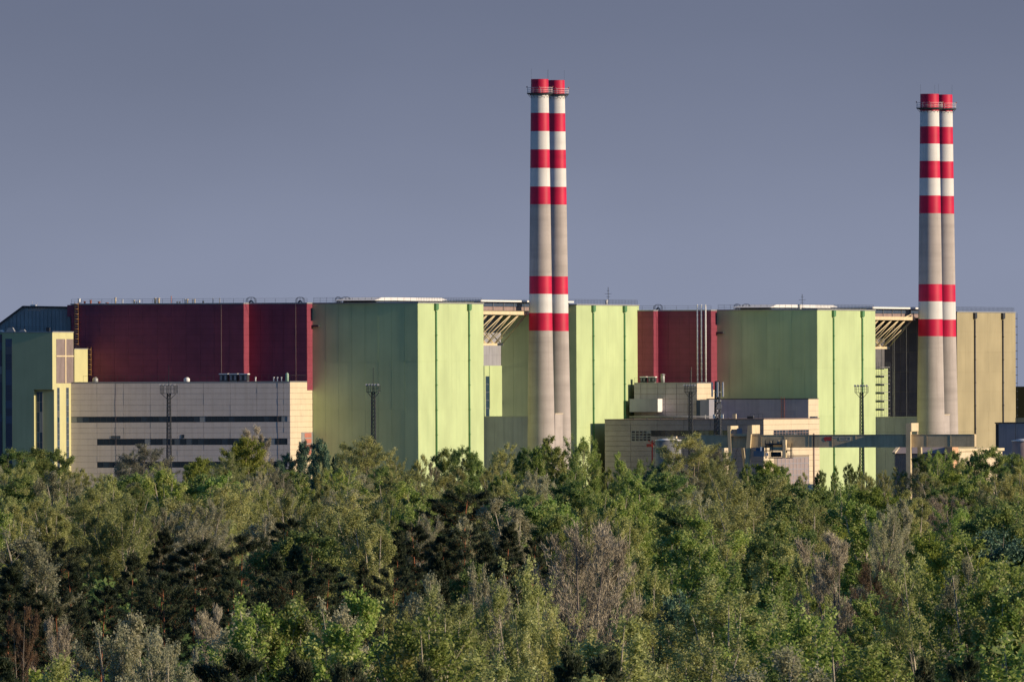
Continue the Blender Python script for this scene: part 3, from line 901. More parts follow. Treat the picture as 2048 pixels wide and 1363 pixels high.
for (pa, pb, ya, yb2) in ((222, 240, 870, 875), (362.5, 368, 868, 874.5)):
    xa, xc = FB.xat(pa, Y), FB.xat(pb, Y)
    window_band(BE, 'f', Y + 0.01, xa, xc, FB.z(yb2, U, Y), FB.z(ya, U, Y), max(1, int((xc - xa) / 1.0)), 1, M_GLASS, M_STEEL_DARK, proud=0.05)
# the sunlit right hand wall stands a little out of square with the front
SW = MB().box(u1 - 1.2, u1 - 0.12, yb + 0.16, -0.14, 0, ztb - 0.002).build('side_wall', M_BEIGE_JOINT, None, offset=(u1, yb, 0))
SW.parent = BE
bo = ORIGIN[BE.name]
SW.location = (0 - bo[0], 0 - bo[1], 0); SW.rotation_euler = (0, 0, -(F1.a - FB.a))
ORIGIN[SW.name] = (u1, yb, 0)
ys602 = F1.yat(602, u1)
door = [(ys602, -0.14, FB.z(910, 0, 0), FB.z(864.5, 0, 0))]
grid(SW, 'wall_panel', 'r', u1 - 0.11, [yb + 0.05, ys602, -0.14], zrows, M_CREAM, gap=0.06, t=0.10, skip=door)  # the front's beige repeated in cream, sunlight put into the colour
MB().box(u1 - 0.10, u1 + 0.02, ys602, -0.2, door[0][2], door[0][3]).build('door_frame', M_GREY_METAL, SW)
for j in range(4):
    a_, b_ = F1.yat(608.5, u1), F1.yat(622, u1)
    z0 = door[0][2] + (door[0][3] - door[0][2]) * (j / 4 + 0.02); z1 = z0 + (door[0][3] - door[0][2]) * 0.2
    piece('shutter', SW, u1 + 0.024, u1 + 0.07, a_, b_, z0, z1, M_SHUTTER)
MB().box(u1 - 1.2, u1 + 0.03, yb + 0.1, -0.14, ztb + 0.006, ztb + 0.19).build('roof_edge', M_STEEL, SW)
MB().box(xB0, 0.03, -0.06, 14, ztb + 0.004, ztb + 0.2).build('roof_edge', M_STEEL, BE)
railing(BE, [(xB0 + 3, 0.5, ztb + 0.2), (-0.3, 0.5, ztb + 0.2)], 1.5, 1.7, 0.03, bars=1)
railing(SW, [(u1 - 0.3, yb + 1.5, ztb + 0.2), (u1 - 0.3, -1, ztb + 0.2)], 1.5, 1.7, 0.03, bars=1)
# stained downpipe lines
for px in (231.5, 556):
    x = FB.xat(px, Y)
    f = MB(); prev = (x, Y + 0.0, 0)
    for k in range(1, 12):
        p = (x + random.uniform(-0.12, 0.12), Y + 0.0, ztb * k / 11)
        f.tube(prev, p, 0.03); prev = p
    f.build('drain_pipe', M_MAUVE, BE)

# rooftop units on it
def ac_unit(F, pa, pb, py0, py1, y, label, group):
    xa, xc = F.xat(pa, y), F.xat(pb, y)
    z0, z1 = F.z(py1, xa, y), F.z(py0, xa, y)
    t = thing('air_handler', label, 'air handler', F, (xa + xc) / 2, y + 1, z0, group)
    MB().box(xa + 0.15, xc - 0.15, y, y + 2, z0 + 0.15, z1 - 0.28).build('body', M_STEEL_DARK, t)
    MB().box(xa, xc, y - 0.15, y + 2.15, z1 - 0.27, z1).build('cover', M_WHITE, t)
    MB().box(xa + 0.2, xc - 0.2, y + 0.1, y + 1.9, z0, z0 + 0.14).build('base', M_STEEL, t)
    for k in range(3):
        piece('grille', t, xa + 0.25 + k * (xc - xa - 0.5) / 3, xa + 0.15 + (k + 1) * (xc - xa - 0.5) / 3, y - 0.05, y - 0.004, z0 + 0.4, z1 - 0.5, M_GREY_METAL if k % 2 == 0 else M_DARK)
for i, (a, b) in enumerate(((438, 455.5), (458, 475), (477.5, 495.5))):
    ac_unit(F1, a, b, 746.5, 763, yb + 3, 'white capped air handler, %s of the three on the beige roof' % ('leftmost', 'middle', 'rightmost')[i], 'white capped air handlers on the beige roof')
ac_unit(F2, 1279.5, 1292, 752.5, 765, F2.yat(1394, u2) + 3, 'white capped air handler beside the narrow green block, left of two', 'air handlers beside the narrow green block')
ac_unit(F2, 1295.5, 1310.5, 752.5, 765, F2.yat(1394, u2) + 3, 'white capped air handler beside the narrow green block, right of two', 'air handlers beside the narrow green block')
def drum(F, px, w, py0, py1, y, m, label, name='roof_drum', cat='tank', cap=False):
    x = F.xat(px, y); z0, z1 = F.z(py1, x, y), F.z(py0, x, y); r = w / 2 / 7.9
    t = thing(name, label, cat, F, x, y, z0)
    MB().lathe(x, y, [(r * 0.7, z0), (r, z0 + 0.15), (r, z1 - 0.3), (r * 0.55, z1 - 0.02)], 20).build('drum_body', m, t)
    MB().lathe(x, y, [(r * 0.5, z1 - 0.02), (r * (1.5 if cap else 0.7), z1 + 0.03), (0.05, z1 + (0.35 if cap else 0.12))], 16).build('cap', M_STEEL, t)
drum(F1, 190.5, 11, 754.5, 765, yb + 2, M_STEEL, 'pale squat roof tank at the far left of the beige roof')
drum(F1, 373.5, 12, 754.5, 763.5, yb + 2, M_WHITE, 'pale squat roof tank in the middle of the beige roof')
drum(F1, 574, 7, 745.5, 763, yb + 1.5, mat('pale_green_paint', (0.30, 0.45, 0.36), 0.5), 'slender pale green drum at the right end of the beige roof')
drum(F2, 1325.5, 8, 749.5, 765, F2.yat(1394, u2) + 2, M_STEEL, 'metal vent with conical cap left of the three white pipes', 'roof_vent', 'vent', True)
for i, px in enumerate((511, 547.5, 555, 563)):
    y = yb + 1.2; x = F1.xat(px, y)
    z0 = ztb + 0.2
    o = MB().tube((x, y, z0), (x, y, z0 + 0.8), 0.16, 8).tube((x, y, z0 + 0.8), (x, y, z0 + 1.05), 0.25, 8).build('roof_vent', M_WHITE, None, offset=(x, y, z0))
    o.location = F1.w(x, y, z0); o.rotation_euler = (0, 0, -F1.a)
    o['label'] = 'tiny white mushroom vent on the beige roof, %s from the left' % ORD[i]; o['category'] = 'vent'; o['group'] = 'mushroom vents on the beige roof'

# ------------------------------------------------------------------ yellow stair tower, far left
_p = FB.w(xB0, 0) - F1.O
xs1 = _p.x * F1.c - _p.y * F1.s - 0.02
ys0 = F1.yat(105, xs1)
ys1 = F1.yat(147, xs1)
zs_t = F1.z(664.5, xs1, ys0)
xs0 = F1.xat(5, ys0)
zmid = F1.z(778.5, xs1, ys0)
ST = thing('stair_tower', 'yellow green plastered stair tower with tall window strips at the left edge', 'building', F1, (xs0 + xs1) / 2, (ys0 + ys1) / 2)
MB().box(xs0, xs1, ys0, ys1, zmid, zs_t).build('wall', M_YELLOW, ST)
xn = F1.xat(68, ys0)
MB().box(xs0, xn, ys0 + 0.003, ys1, 0, zmid - 0.003).build('wall', M_YELLOW, ST)
yn = F1.yat(108, xs1)
yn_f = ys0 + (yn - ys0)
MB().box(xn + 0.003, xs1 - 0.003, yn_f, ys1 - 0.01, 0, zmid - 0.006).build('wall', M_YELLOW, ST)
MB().box(xs0 - 0.15, xs1 + 0.12, ys0 - 0.12, ys1 + 0.1, zs_t + 0.004, zs_t + 0.25).build('roof_edge', M_STEEL, ST)
window_band(ST, 'f', ys0 - 0.004, F1.xat(11.5, ys0), F1.xat(24, ys0), F1.z(985, xs1, ys0), F1.z(677, xs1, ys0), 1, 20, M_GLASS_BLUE, M_NAVY)
window_band(ST, 'f', yn_f - 0.004, F1.xat(73, yn_f), F1.xat(85, yn_f), F1.z(985, xs1, ys0), F1.z(783, xs1, ys0), 2, 10, M_GLASS_BLUE, M_GREY_METAL)
window_band(ST, 'f', ys0 - 0.004 + 1.0, F1.xat(-30, ys0 + 1), F1.xat(4.2, ys0 + 1), F1.z(985, xs1, ys0), F1.z(668, xs1, ys0), 2, 20, M_GLASS_BLUE, M_NAVY)
MB().box(F1.xat(-60, ys0 + 1), xs0 - 0.02, ys0 + 1.0, ys1, 0, zs_t - 0.02).build('wall', M_YELLOW, ST)
# louvres and slots on the sunlit side
zz = lambda py: F1.z(py, xs1, ys0)
lv = MB()
ya_, yb_, yc_, yd_ = (F1.yat(p, xs1) for p in (112.5, 129.5, 131.5, 146.6))
def louvre(a, b, z0, z1):
    f = MB().box(xs1 + 0.004, xs1 + 0.03, a, b, z0, z1).build('louvre_panel', M_LOUVRE, ST)
    n = 7
    for k in range(n):
        y = a + (b - a) * (k + 0.5) / n
        piece('slat', f, xs1 + 0.034, xs1 + 0.12, y - 0.2, y + 0.2, z0, z1, M_LOUVRE)
for a, b in ((ya_, yb_), (yc_, yd_)):
    louvre(a, b, zz(710.5), zz(677.5)); louvre(a, b, zz(766), zz(713))
lv.box(xs1 + 0.004, xs1 + 0.16, ya_ - 0.3, yd_ - 0.1, zz(713), zz(710.5)); lv.box(xs1 + 0.004, xs1 + 0.17, yb_, yc_, zz(766), zz(677.5))
lv.build('window_cross', M_CREAM_STEEL, ST)
for pa, pb in ((114, 118.5), (132, 137)):
    window_band(ST, 'r', xs1 + 0.004, F1.yat(pa, xs1), F1.yat(pb, xs1), zz(985), zz(775), 1, 18, M_GLASS_BLUE, M_STEEL)
railing(ST, [(xs0, ys0 + 3, zs_t + 0.25), (xs1 - 0.3, ys0 + 3, zs_t + 0.25)], 1.2, 1.2, 0.03, bars=2)
for px, w, h, m_ in ((22, 2.2, 1.0, M_STEEL), (46, 1.6, 0.5, M_STEEL), (2, 1.6, 0.4, M_WHITE)):
    x = F1.xat(px, ys0 + 1.5)
    f = MB().prism([(x - w / 2, zs_t + .26), (x + w / 2, zs_t + .26), (x + w * 0.25, zs_t + .26 + h), (x - w * 0.25, zs_t + .26 + h)], ys0 + 1, ys0 + 2)
    f.build('roof_hatch', m_, ST)
f = MB()
for px, h in ((94, 1.0), (98, 1.0)):
    x = F1.xat(px, ys0 + 2)
    f.box(x - 0.22, x + 0.22, ys0 + 2, ys0 + 2.5, zs_t + 0.255, zs_t + 0.25 + h)
f.build('roof_cabinet', M_DARK, ST)

# small yellow roof house on the beige roof and orange ladders
xr = xs1 + 0.3
yr0, yr1 = F1.yat(149, xr), F1.yat(175.5, xr)
RH = thing('roof_house', 'small bright yellow green roof house between the stair tower and maroon wall', 'roof house', F1, xr - 2, (yr0 + yr1) / 2, ztb)
zh = F1.z(698, xr, yr0)
MB().box(xr - 4, xr, yr0, yr1, ztb + 0.21, zh).build('wall', M_YELLOW, RH)
MB().box(xr - 4.1, xr + 0.1, yr0 - 0.1, yr1 + 0.1, zh + 0.004, zh + 0.2).build('roof', M_STEEL, RH)
railing(RH, [(xr - 3.5, yr0 + 0.3, zh + 0.2), (xr - 0.3, yr0 + 0.3, zh + 0.2), (xr - 0.3, yr0 + 6, zh + 0.2)], 1.2, 1.4, 0.035, bars=2)
for (px, py0, py1, lab) in ((153.5, 603, 690, 'tall orange caged ladder up the left end of the maroon hall'), (179, 694, 751, 'short orange caged ladder right of the small yellow roof house')):
    yq = y1 - 0.4 if px < 160 else y1 - 1.0
    xq = F1.xat(px, yq)
    z0, z1 = F1.z(py1, xq, yq), F1.z(py0, xq, yq)
    t = thing('caged_ladder', lab, 'ladder', F1, xq, yq, z0, 'orange caged ladders')
    f = MB()
    for sx in (-0.42, 0.42): f.tube((xq + sx, yq, z0), (xq + sx, yq, z1), 0.07)
    f.build('rails', M_ORANGE, t)
    g = MB(); h = MB(); z = z0 + 0.3; n = 0
    while z < z1:
        piece('rung', t, xq - 0.34, xq + 0.34, yq - 0.06, yq + 0.06, z, z + 0.12, M_CREAM_STEEL)
        if n % 2 == 0:
            prev = None
            for k in range(7):
                th = math.pi * k / 6
                p = (xq - math.cos(th) * 0.5, yq - math.sin(th) * 0.75, z)
                if prev: h.tube(prev, p, 0.05)
                prev = p
        z += 0.62; n += 1
    h.build('cage', M_ORANGE, t)

# ------------------------------------------------------------------ grey turbine hall behind the stair tower
yg = R1[4] + 2
TH = thing('turbine_hall', 'grey corrugated hall with sloping shoulder behind the yellow stair tower', 'building', F1, F1.xat(90, yg), yg + 10)
gx = lambda p: F1.xat(p, yg)
gz = lambda py: F1.z(py, gx(60), yg)
poly = [(gx(-90), 0), (gx(142), 0), (gx(142), gz(615.5)), (gx(66), gz(614.5)), (gx(47), gz(613.5)), (gx(0), gz(648)), (gx(-90), gz(690))]
MB().prism(poly, yg + 0.1, yg + 25).build('wall', M_GREY_METAL, TH)
rib = MB()
xx = gx(-20)
def ztop_at(x):
    pts = [(gx(-90), gz(690)), (gx(0), gz(648)), (gx(47), gz(613.5)), (gx(66), gz(614.5)), (gx(142), gz(615.5))]
    for (a, za), (b, zb_) in zip(pts[:-1], pts[1:]):
        if a <= x <= b: return za + (zb_ - za) * (x - a) / (b - a)
    return 20
while xx < gx(141):
    w = 0.9
    zt_ = min(ztop_at(xx + 0.05), ztop_at(xx + w)) - 0.15
    piece('sheet', TH, xx + 0.04, xx + w, yg + 0.0, yg + 0.09, gz(760), round(zt_, 0) - 0.2, M_GREY_METAL)
    xx += 1.0
ed = MB()
for (a, b) in (((gx(-90), gz(690)), (gx(0), gz(648))), ((gx(0), gz(648)), (gx(47), gz(613.5))), ((gx(47), gz(613.5)), (gx(142), gz(615.5)))):
    ed.tube((a[0], yg - 0.2, a[1] + 0.1), (b[0], yg - 0.2, b[1] + 0.1), 0.28, 4)
ed.build('roof_edge', M_STEEL_DARK, TH)
f = MB()
x = gx(65)
f.tube((x, yg, gz(615)), (x, yg, gz(602)), 0.06); f.box(x - 0.4, x + 1.0, yg - 0.3, yg + 0.3, gz(615), gz(609)); f.tube((x + 1.3, yg, gz(615)), (x + 1.3, yg, gz(604)), 0.05)
f.build('siren_post', M_WHITE, TH)

# ------------------------------------------------------------------ unit 2: low buildings in front
u2x = F2.xat(1434, 0)
yb2 = F2.yat(1394, u2x)
zb2 = F2.z(766, u2x, yb2)
xb20 = F2.xat(1268, yb2)
B2 = thing('beige_building', 'beige panelled building behind the tan building, beside the narrow green block', 'building', F2, (xb20 + u2x) / 2, yb2 + 4)
MB().box(xb20, u2x - 0.12, yb2 + 0.12, -0.15, 0, zb2).build('wall', M_BEIGE_JOINT, B2)
rp = [850, 838, 833, 823, 808, 797, 787, 776, 766.3]
zr = [F2.z(p, u2x, yb2) for p in rp]
cl = [xb20] + [F2.xat(p, yb2) for p in (1281, 1315, 1331, 1353, 1375)] + [u2x]
wb = [(F2.xat(1278, yb2), F2.xat(1386, yb2), F2.z(838, u2x, yb2), F2.z(832.5, u2x, yb2))]
grid(B2, 'wall_panel', 'f', yb2 + 0.11, cl, zr, M_GREYBEIGE, gap=0.09, t=0.10, skip=[(wb[0][0], wb[0][1] - 0.3, wb[0][2], wb[0][3] + 0.02)])
window_band(B2, 'f', yb2 + 0.11, wb[0][0], wb[0][1], wb[0][2], wb[0][3], 12, 1)
grid(B2, 'wall_panel', 'r', u2x - 0.11, [yb2 + 0.02, (yb2) / 2, -0.15], zr, M_CREAM, gap=0.06, t=0.10)  # lit side: sunlight painted in as cream instead of the front's grey beige
MB().box(xb20, u2x + 0.05, yb2 - 0.05, -0.2, zb2 + 0.004, zb2 + 0.2).build('roof_edge', M_STEEL, B2)
railing(B2, [(xb20, yb2 + 0.5, zb2 + 0.2), (u2x - 0.3, yb2 + 0.5, zb2 + 0.2)], 1.3, 1.7, 0.03, bars=1)
# bay that sticks out; sunlight on its end is put in as white
ybay = F2.yat(1315, F2.xat(1324, yb2))
xbay = F2.xat(1324, yb2)
MB().box(F2.xat(1268, yb2), xbay, ybay, yb2 - 0.03, F2.z(823, xbay, yb2), F2.z(797, xbay, yb2)).build('bay', M_GREY_WALL, B2)
MB().box(xbay + 0.004, xbay + 0.08, ybay, yb2 - 0.03, F2.z(823, xbay, yb2), F2.z(797, xbay, yb2)).build('bay_lit_end', M_WHITE, B2)
MB().tube((F2.xat(1383, yb2 + 1), yb2 + 1, zb2), (F2.xat(1383, yb2 + 1), yb2 + 1, zb2 + 4.2), 0.05).build('antenna_rod', M_STEEL, B2)

# dark grey annex
yd = F2.yat(1616, 0.25)
zd = F2.z(797.5, 0.25, yd)
xd0 = F2.xat(1397, yd)
AX = thing('grey_annex', 'long dark grey annex with its sunlit end coloured cream above the tan building', 'building', F2, (xd0) / 2, yd + 2)
MB().box(xd0, 0.25, yd, -0.12, 0, zd).build('wall', M_GREY_WALL, AX)
grid(AX, 'wall_panel', 'f', yd - 0.004, lin(xd0, 0.2, 9), [F2.z(845, 0, yd), F2.z(820, 0, yd), zd - 0.02], M_GREY_WALL, gap=0.03, t=0.05)
grid(AX, 'wall_panel', 'r', 0.254, [yd, -0.12], [F2.z(845, 0, yd), F2.z(833, 0, yd), F2.z(821, 0, yd), F2.z(809, 0, yd), zd], M_CREAM, gap=0.06, t=0.08)  # end of the grey wall coloured cream for the sun falling on it
window_band(AX, 'r', 0.34, F2.yat(1619, 0.3), F2.yat(1634, 0.3), F2.z(836.5, 0, yd), F2.z(832.5, 0, yd), 3, 1)
MB().box(xd0 - 0.1, 0.4, yd - 0.15, -0.1, zd + 0.004, zd + 0.18).build('roof_edge', M_STEEL_DARK, AX)
yv_ = yb2 - 1.2
xa_, xm_, xe_ = F2.xat(1391.5, yv_), F2.xat(1400, yv_), F2.xat(1418, yv_)
MB().box(xa_, xm_ - 0.004, yv_ + 0.5, yb2 - 0.02, 0, zd - 0.1).build('recess_shade_bay', M_NAVY, AX)  # navy block, the shade of a recess put into its colour
MB().box(xm_, xe_, yv_, yd + 1, 0, zd - 0.02).build('left_bay', M_GREY_WALL, AX)
# rusty ladder on the annex front
f = MB(); x = F2.xat(1566, yd)
for s in (-0.4, 0.4): f.tube((x + s, yd - 0.25, F2.z(838, 0, yd)), (x + s, yd - 0.25, zd + 0.6), 0.06)
for k in range(9): f.box(x - 0.4, x + 0.4, yd - 0.3, yd - 0.2, F2.z(838, 0, yd) + k * 0.65, F2.z(838, 0, yd) + k * 0.65 + 0.1)
f.build('ladder', M_SHUTTER, AX)

# tan building
yt = F2.yat(1527, 0.6)
zt_ = F2.z(838, 0.6, yt)
xt0 = F2.xat(1209, yt)
TB = thing('tan_building', 'long low tan panelled building with sunlit end behind the gantry crane', 'building', F2, xt0 / 2, yt + 6)
MB().box(xt0, 0.48, yt + 0.12, -0.2, 0, zt_).build('wall', M_BEIGE_JOINT, TB)
colsT = [xt0] + [F2.xat(p, yt) for p in (1261, 1314, 1367, 1420, 1473)] + [0.6]
rowsT = [F2.z(p, 0.6, yt) for p in (1010, 999, 988, 977, 966, 955, 944, 933, 922, 911, 900.5, 890.5, 881, 871, 860, 849, 838.3)]
wa = (F2.xat(1262.5, yt), F2.xat(1301, yt), F2.z(881, 0.6, yt), F2.z(860, 0.6, yt))
wbb = (F2.xat(1301, yt), F2.xat(1456, yt), F2.z(871, 0.6, yt), F2.z(860, 0.6, yt))
grid(TB, 'wall_panel', 'f', yt + 0.11, colsT[:3] + colsT[3:], rowsT, M_TAN, gap=0.09, t=0.10, skip=[(wa[0], wa[1] + 3, wa[2], wa[3]), (wbb[0] - 2, wbb[1] - 1, wbb[2], wbb[3])])
window_band(TB, 'f', yt + 0.11, wa[0], wa[1], wa[2], wa[3], 5, 4, M_GLASS, M_STEEL, fr=0.14, proud=0.09)
window_band(TB, 'f', yt + 0.11, wbb[0], wbb[1], wbb[2], wbb[3], 16, 1, M_GLASS, M_STEEL_DARK, fr=0.08, proud=0.09)
x = F2.xat(1301.5, yt)
MB().box(x, F2.xat(1313.8, yt), yt + 0.02, yt + 0.11, wa[2], wbb[2] - 0.05).build('wall_panel', M_TAN, TB)
MB().box(F2.xat(1457, yt), F2.xat(1472.5, yt), yt + 0.02, yt + 0.11, wbb[2] + 0.05, wbb[3] - 0.05).build('wall_panel', M_TAN, TB)
yy = [yt + 0.02, F2.yat(1547, 0.6), F2.yat(1582, 0.6), F2.yat(1617.5, 0.6), -0.25]
wl = (F2.yat(1547, 0.6), F2.yat(1617, 0.6), F2.z(871, 0.6, yt), F2.z(860, 0.6, yt))
wg = (F2.yat(1555, 0.6), F2.yat(1617, 0.6), F2.z(985, 0.6, yt), F2.z(916, 0.6, yt))
grid(TB, 'wall_panel', 'r', 0.49, yy, rowsT, M_CREAM, gap=0.07, t=0.10, skip=[(wl[0], wl[1] + 0.5, wl[2], wl[3]), (wg[0] - 2, wg[1] + 0.5, 0, F2.z(911, 0.6, yt))])  # tan wall turned cream on this side, its sunlight painted in
window_band(TB, 'r', 0.49, wl[0], wl[1], wl[2], wl[3], 12, 2, M_GLASS, M_MAUVE, fr=0.12, proud=0.1)
window_band(TB, 'r', 0.49, wg[0], wg[1], wg[2], wg[3], 8, 6, M_LOUVRE, M_GREY_WALL, fr=0.16, proud=0.1)
MB().box(xt0 - 0.1, 0.75, yt - 0.12, -0.25, zt_ + 0.004, zt_ + 0.18).build('roof_edge', M_MAUVE, TB)
MB().tube((0.85, F2.yat(1627, 0.8), 0), (0.85, F2.yat(1627, 0.8), F2.z(868, 0.6, yt)), 0.2, 8).build('drain_pipe', M_MAUVE, TB)
railing(TB, [(F2.xat(1500, yt), yt + 0.3, zt_ + 0.2), (0.3, yt + 0.3, zt_ + 0.2)], 1.2, 0.9, 0.03, bars=1)

# ------------------------------------------------------------------ gantry crane
F3 = Frame(1948, 4690, 10)
gz0, gz1 = F3.z(892.5, 0, 0), F3.z(868.5, 0, 0)
GX0 = F3.xat(1380, 0)
CR = thing('gantry_crane', 'ochre gantry crane with long box girder in front of the right green block', 'crane', F3, GX0 / 2, 1)
MB().box(GX0, 0, 0, 3.2, gz0, gz1).box(GX0, -0.004, -0.12, 3.32, gz0 - 0.12, gz0 - 0.003).box(GX0, -0.004, -0.10, 3.3, gz1 + 0.003, gz1 + 0.1).build('girder', M_CRANE, CR)
for i in range(1, 12):
    x = GX0 * i / 12
    piece('stiffener', CR, x - 0.07, x + 0.07, -0.06, -0.004, gz0 + 0.02, gz1 - 0.02, M_CRANE)
f = MB()
x = F3.xat(1627, 0); f.box(x - 0.2, x + 0.2, -0.12, -0.06, gz0, gz1); f.build('joint_plate', M_STEEL_DARK, CR)
# emblem: red flag-like arrow and a pale outlined plate
xa, xb_ = F3.xat(1646, -0.1), F3.xat(1664, -0.1); zc = (gz0 + gz1) / 2 + 0.5
f = MB(); f.prism([(xa, zc), (xa + 0.6, zc - 0.62), (xa + 0.75, zc - 0.28), (xb_, zc - 0.5), (xb_, zc + 0.55), (xa + 0.4, zc + 0.55)], -0.05, -0.01)
f.build('emblem', M_LOGO_RED, CR)
f = MB()
xa, xb_ = F3.xat(1678, -0.1), F3.xat(1700, -0.1)
f.box(xa, xb_, -0.05, -0.01, zc + 0.38, zc + 0.48).box(xa, xb_, -0.05, -0.01, zc - 0.34, zc - 0.24).box(xa, xa + 0.1, -0.05, -0.012, zc - 0.24, zc + 0.38).box(xb_ - 0.1, xb_, -0.05, -0.012, zc - 0.24, zc + 0.38)
f.box(xa + 0.5, xb_ - 0.9, -0.05, -0.01, zc + 0.02, zc + 0.14).box(F3.xat(1664.5, 0), F3.xat(1676, 0), -0.05, -0.01, zc + 0.3, zc + 0.42)
f.build('plate_lettering', M_LOGO_PALE, CR)
railing(CR, [(GX0, 3.1, gz1 + 0.1), (0, 3.1, gz1 + 0.1)], 0.5, 9, 0.018, bars=1)
MB().box(0.004, 0.08, 0.05, 3.15, gz0 + 0.05, gz1 - 0.05).build('end_plate', M_CRANE, CR)
def leg(px_t, px_b, py_t, py_b, y, w, depth, m=M_CRANE, name='leg'):
    xa, xb_ = F3.xat(px_t, y), F3.xat(px_b, y)
    za = F3.z(py_t, xa, y)
    f = MB()
    f.v = [(xb_, y, 0), (xb_ + w, y, 0), (xb_ + w, y + depth, 0), (xb_, y + depth, 0), (xa, y, za), (xa + w, y, za), (xa + w, y + depth, za), (xa, y + depth, za)]
    for q in ((0, 3, 2, 1), (4, 5, 6, 7), (0, 1, 5, 4), (1, 2, 6, 5), (2, 3, 7, 6), (3, 0, 4, 7)): f.face(q)
    return f.build(name, m, CR)
# left portal
leg(1454, 1460, 851, 998, -1.6, 0.75, 1.6)
leg(1495, 1483, 850, 998, -1.6, 1.0, 2.2)
leg(1481, 1494, 893, 998, 9.5, 0.7, 0.8)
x0, x1_ = F3.xat(1459.5, -1.6), F3.xat(1500, -1.6)
MB().box(x0 + 0.1, x1_ - 0.6, -1.2, -0.9, F3.z(872, x0, 0), F3.z(867, x0, 0)).build('cross_beam', M_CRANE, CR)
x = F3.xat(1459, -1.6)
MB().box(x - 0.004, x + 0.3, -1.5, 9.6, F3.z(858, x, 0), F3.z(851, x, 0)).build('portal_head', M_CREAM_STEEL, CR)
x = F3.xat(1501, -1.6)
MB().box(x - 0.004, x + 0.35, -1.58, 10.4, F3.z(867, x, 0), F3.z(849.5, x, 0)).build('portal_head', M_CREAM_STEEL, CR)
MB().box(F3.xat(1474, -0.4), F3.xat(1484, -0.4), -0.9, -0.3, F3.z(868, x, 0), F3.z(856, x, 0)).build('switch_cabinet', M_GREY_WALL, CR)
# right portal
leg(1811.5, 1811.5, 846, 998, -1.6, 1.1, 2.4)
leg(1834, 1837, 893, 998, 9.0, 0.9, 2.2)
x = F3.xat(1820, -1.6)
MB().box(x - 0.3, x + 0.3, -1.58, 10.0, F3.z(862, x, 0), F3.z(845.5, x, 0)).build('portal_head', M_CREAM_STEEL, CR)
MB().box(x - 0.2, x + 0.2, 9.0, 9.98, F3.z(893, x, 0), F3.z(861, x, 0)).build('portal_post', M_CREAM_STEEL, CR)
# cables
f = MB()
for (pa, qa) in (((1474, 895), (1466, 918)), ((1474, 895), (1489, 926)), ((1486, 893), (1489, 926))):
    p = (F3.xat(pa[0], 8.5), 8.5, F3.z(pa[1], 0, 2.5)); q = (F3.xat(qa[0], 8.5), 8.5, F3.z(qa[1], 0, 2.5))
    f.tube(p, q, 0.05)
f.build('cable', M_DARK, CR)
MB().box(F3.xat(1465.5, 8.5), F3.xat(1472.5, 8.5), 8.1, 8.9, F3.z(921, 0, 2), F3.z(916, 0, 2)).build('cable_box', M_STEEL_DARK, CR)
# trolley with cab and hoist hanging at the front
yy0 = -2.4
px = lambda p: F3.xat(p, yy0)
pz = lambda p: F3.z(p, F3.xat(1540, yy0), yy0)
f = MB().box(px(1529), px(1563), yy0, -0.25, pz(889), pz(886)).box(px(1531), px(1581), yy0, -0.25, pz(901.5), pz(899.8)).box(px(1536), px(1583), yy0, -0.25, pz(916), pz(914.5))
for p in (1529.5, 1538.5, 1544, 1564, 1570, 1580): f.box(px(p), px(p) + 0.16, yy0 - 0.02, yy0 + 0.2, pz(916), pz(880 if p in (1529.5, 1544) else 889 if p < 1575 else 893))
for p in (1529.5, 1538.5, 1570, 1580): f.box(px(p), px(p) + 0.16, -0.5, -0.3, pz(916), pz(886))
f.build('trolley_frame', M_STEEL_DARK, CR)
MB().box(px(1565), px(1571), yy0 - 0.3, -0.3, pz(916), pz(879)).build('trolley_column', M_CREAM_STEEL, CR)
MB().box(px(1538), px(1568), yy0 + 0.5, -0.4, pz(899.5), pz(893.5)).build('trolley_beam', M_CREAM_STEEL, CR)
MB().box(px(1507), px(1526.5), yy0 - 0.4, -0.6, pz(912), pz(901)).box(px(1511), px(1526), yy0 + 0.2, -0.8, pz(901) + 0.004, pz(895)).build('control_cab', M_BLUE, CR)
f = MB().tube((px(1541), yy0 + 1, pz(908)), (px(1560), yy0 + 1, pz(908)), 0.62, 16)
f.build('hoist_drum', M_STEEL_DARK, CR)
MB().tube((px(1563), yy0 + 0.5, pz(884)), (px(1563), yy0 + 1.6, pz(884)), 0.55, 14).build('sheave', M_CREAM_STEEL, CR)
MB().box(px(1553), px(1557), yy0 + 0.2, yy0 + 1, pz(886), pz(880)).box(px(1538), px(1541), yy0 + 0.2, yy0 + 1, pz(886), pz(882)).build('motor', M_CREAM, CR)
MB().box(px(1520), px(1523), yy0, yy0 + 0.6, pz(901), pz(893)).box(px(1530), px(1535), yy0, yy0 + 0.5, pz(911), pz(905)).build('lamp_housing', M_WHITE, CR)
railing(CR, [(px(1530), yy0, pz(889) + 0.3), (px(1563), yy0, pz(889) + 0.3)], 1.0, 0.9, 0.035, bars=2)
railing(CR, [(px(1536), yy0, pz(914.5)), (px(1586), yy0, pz(914.5))], 1.0, 1.1, 0.035, bars=2)

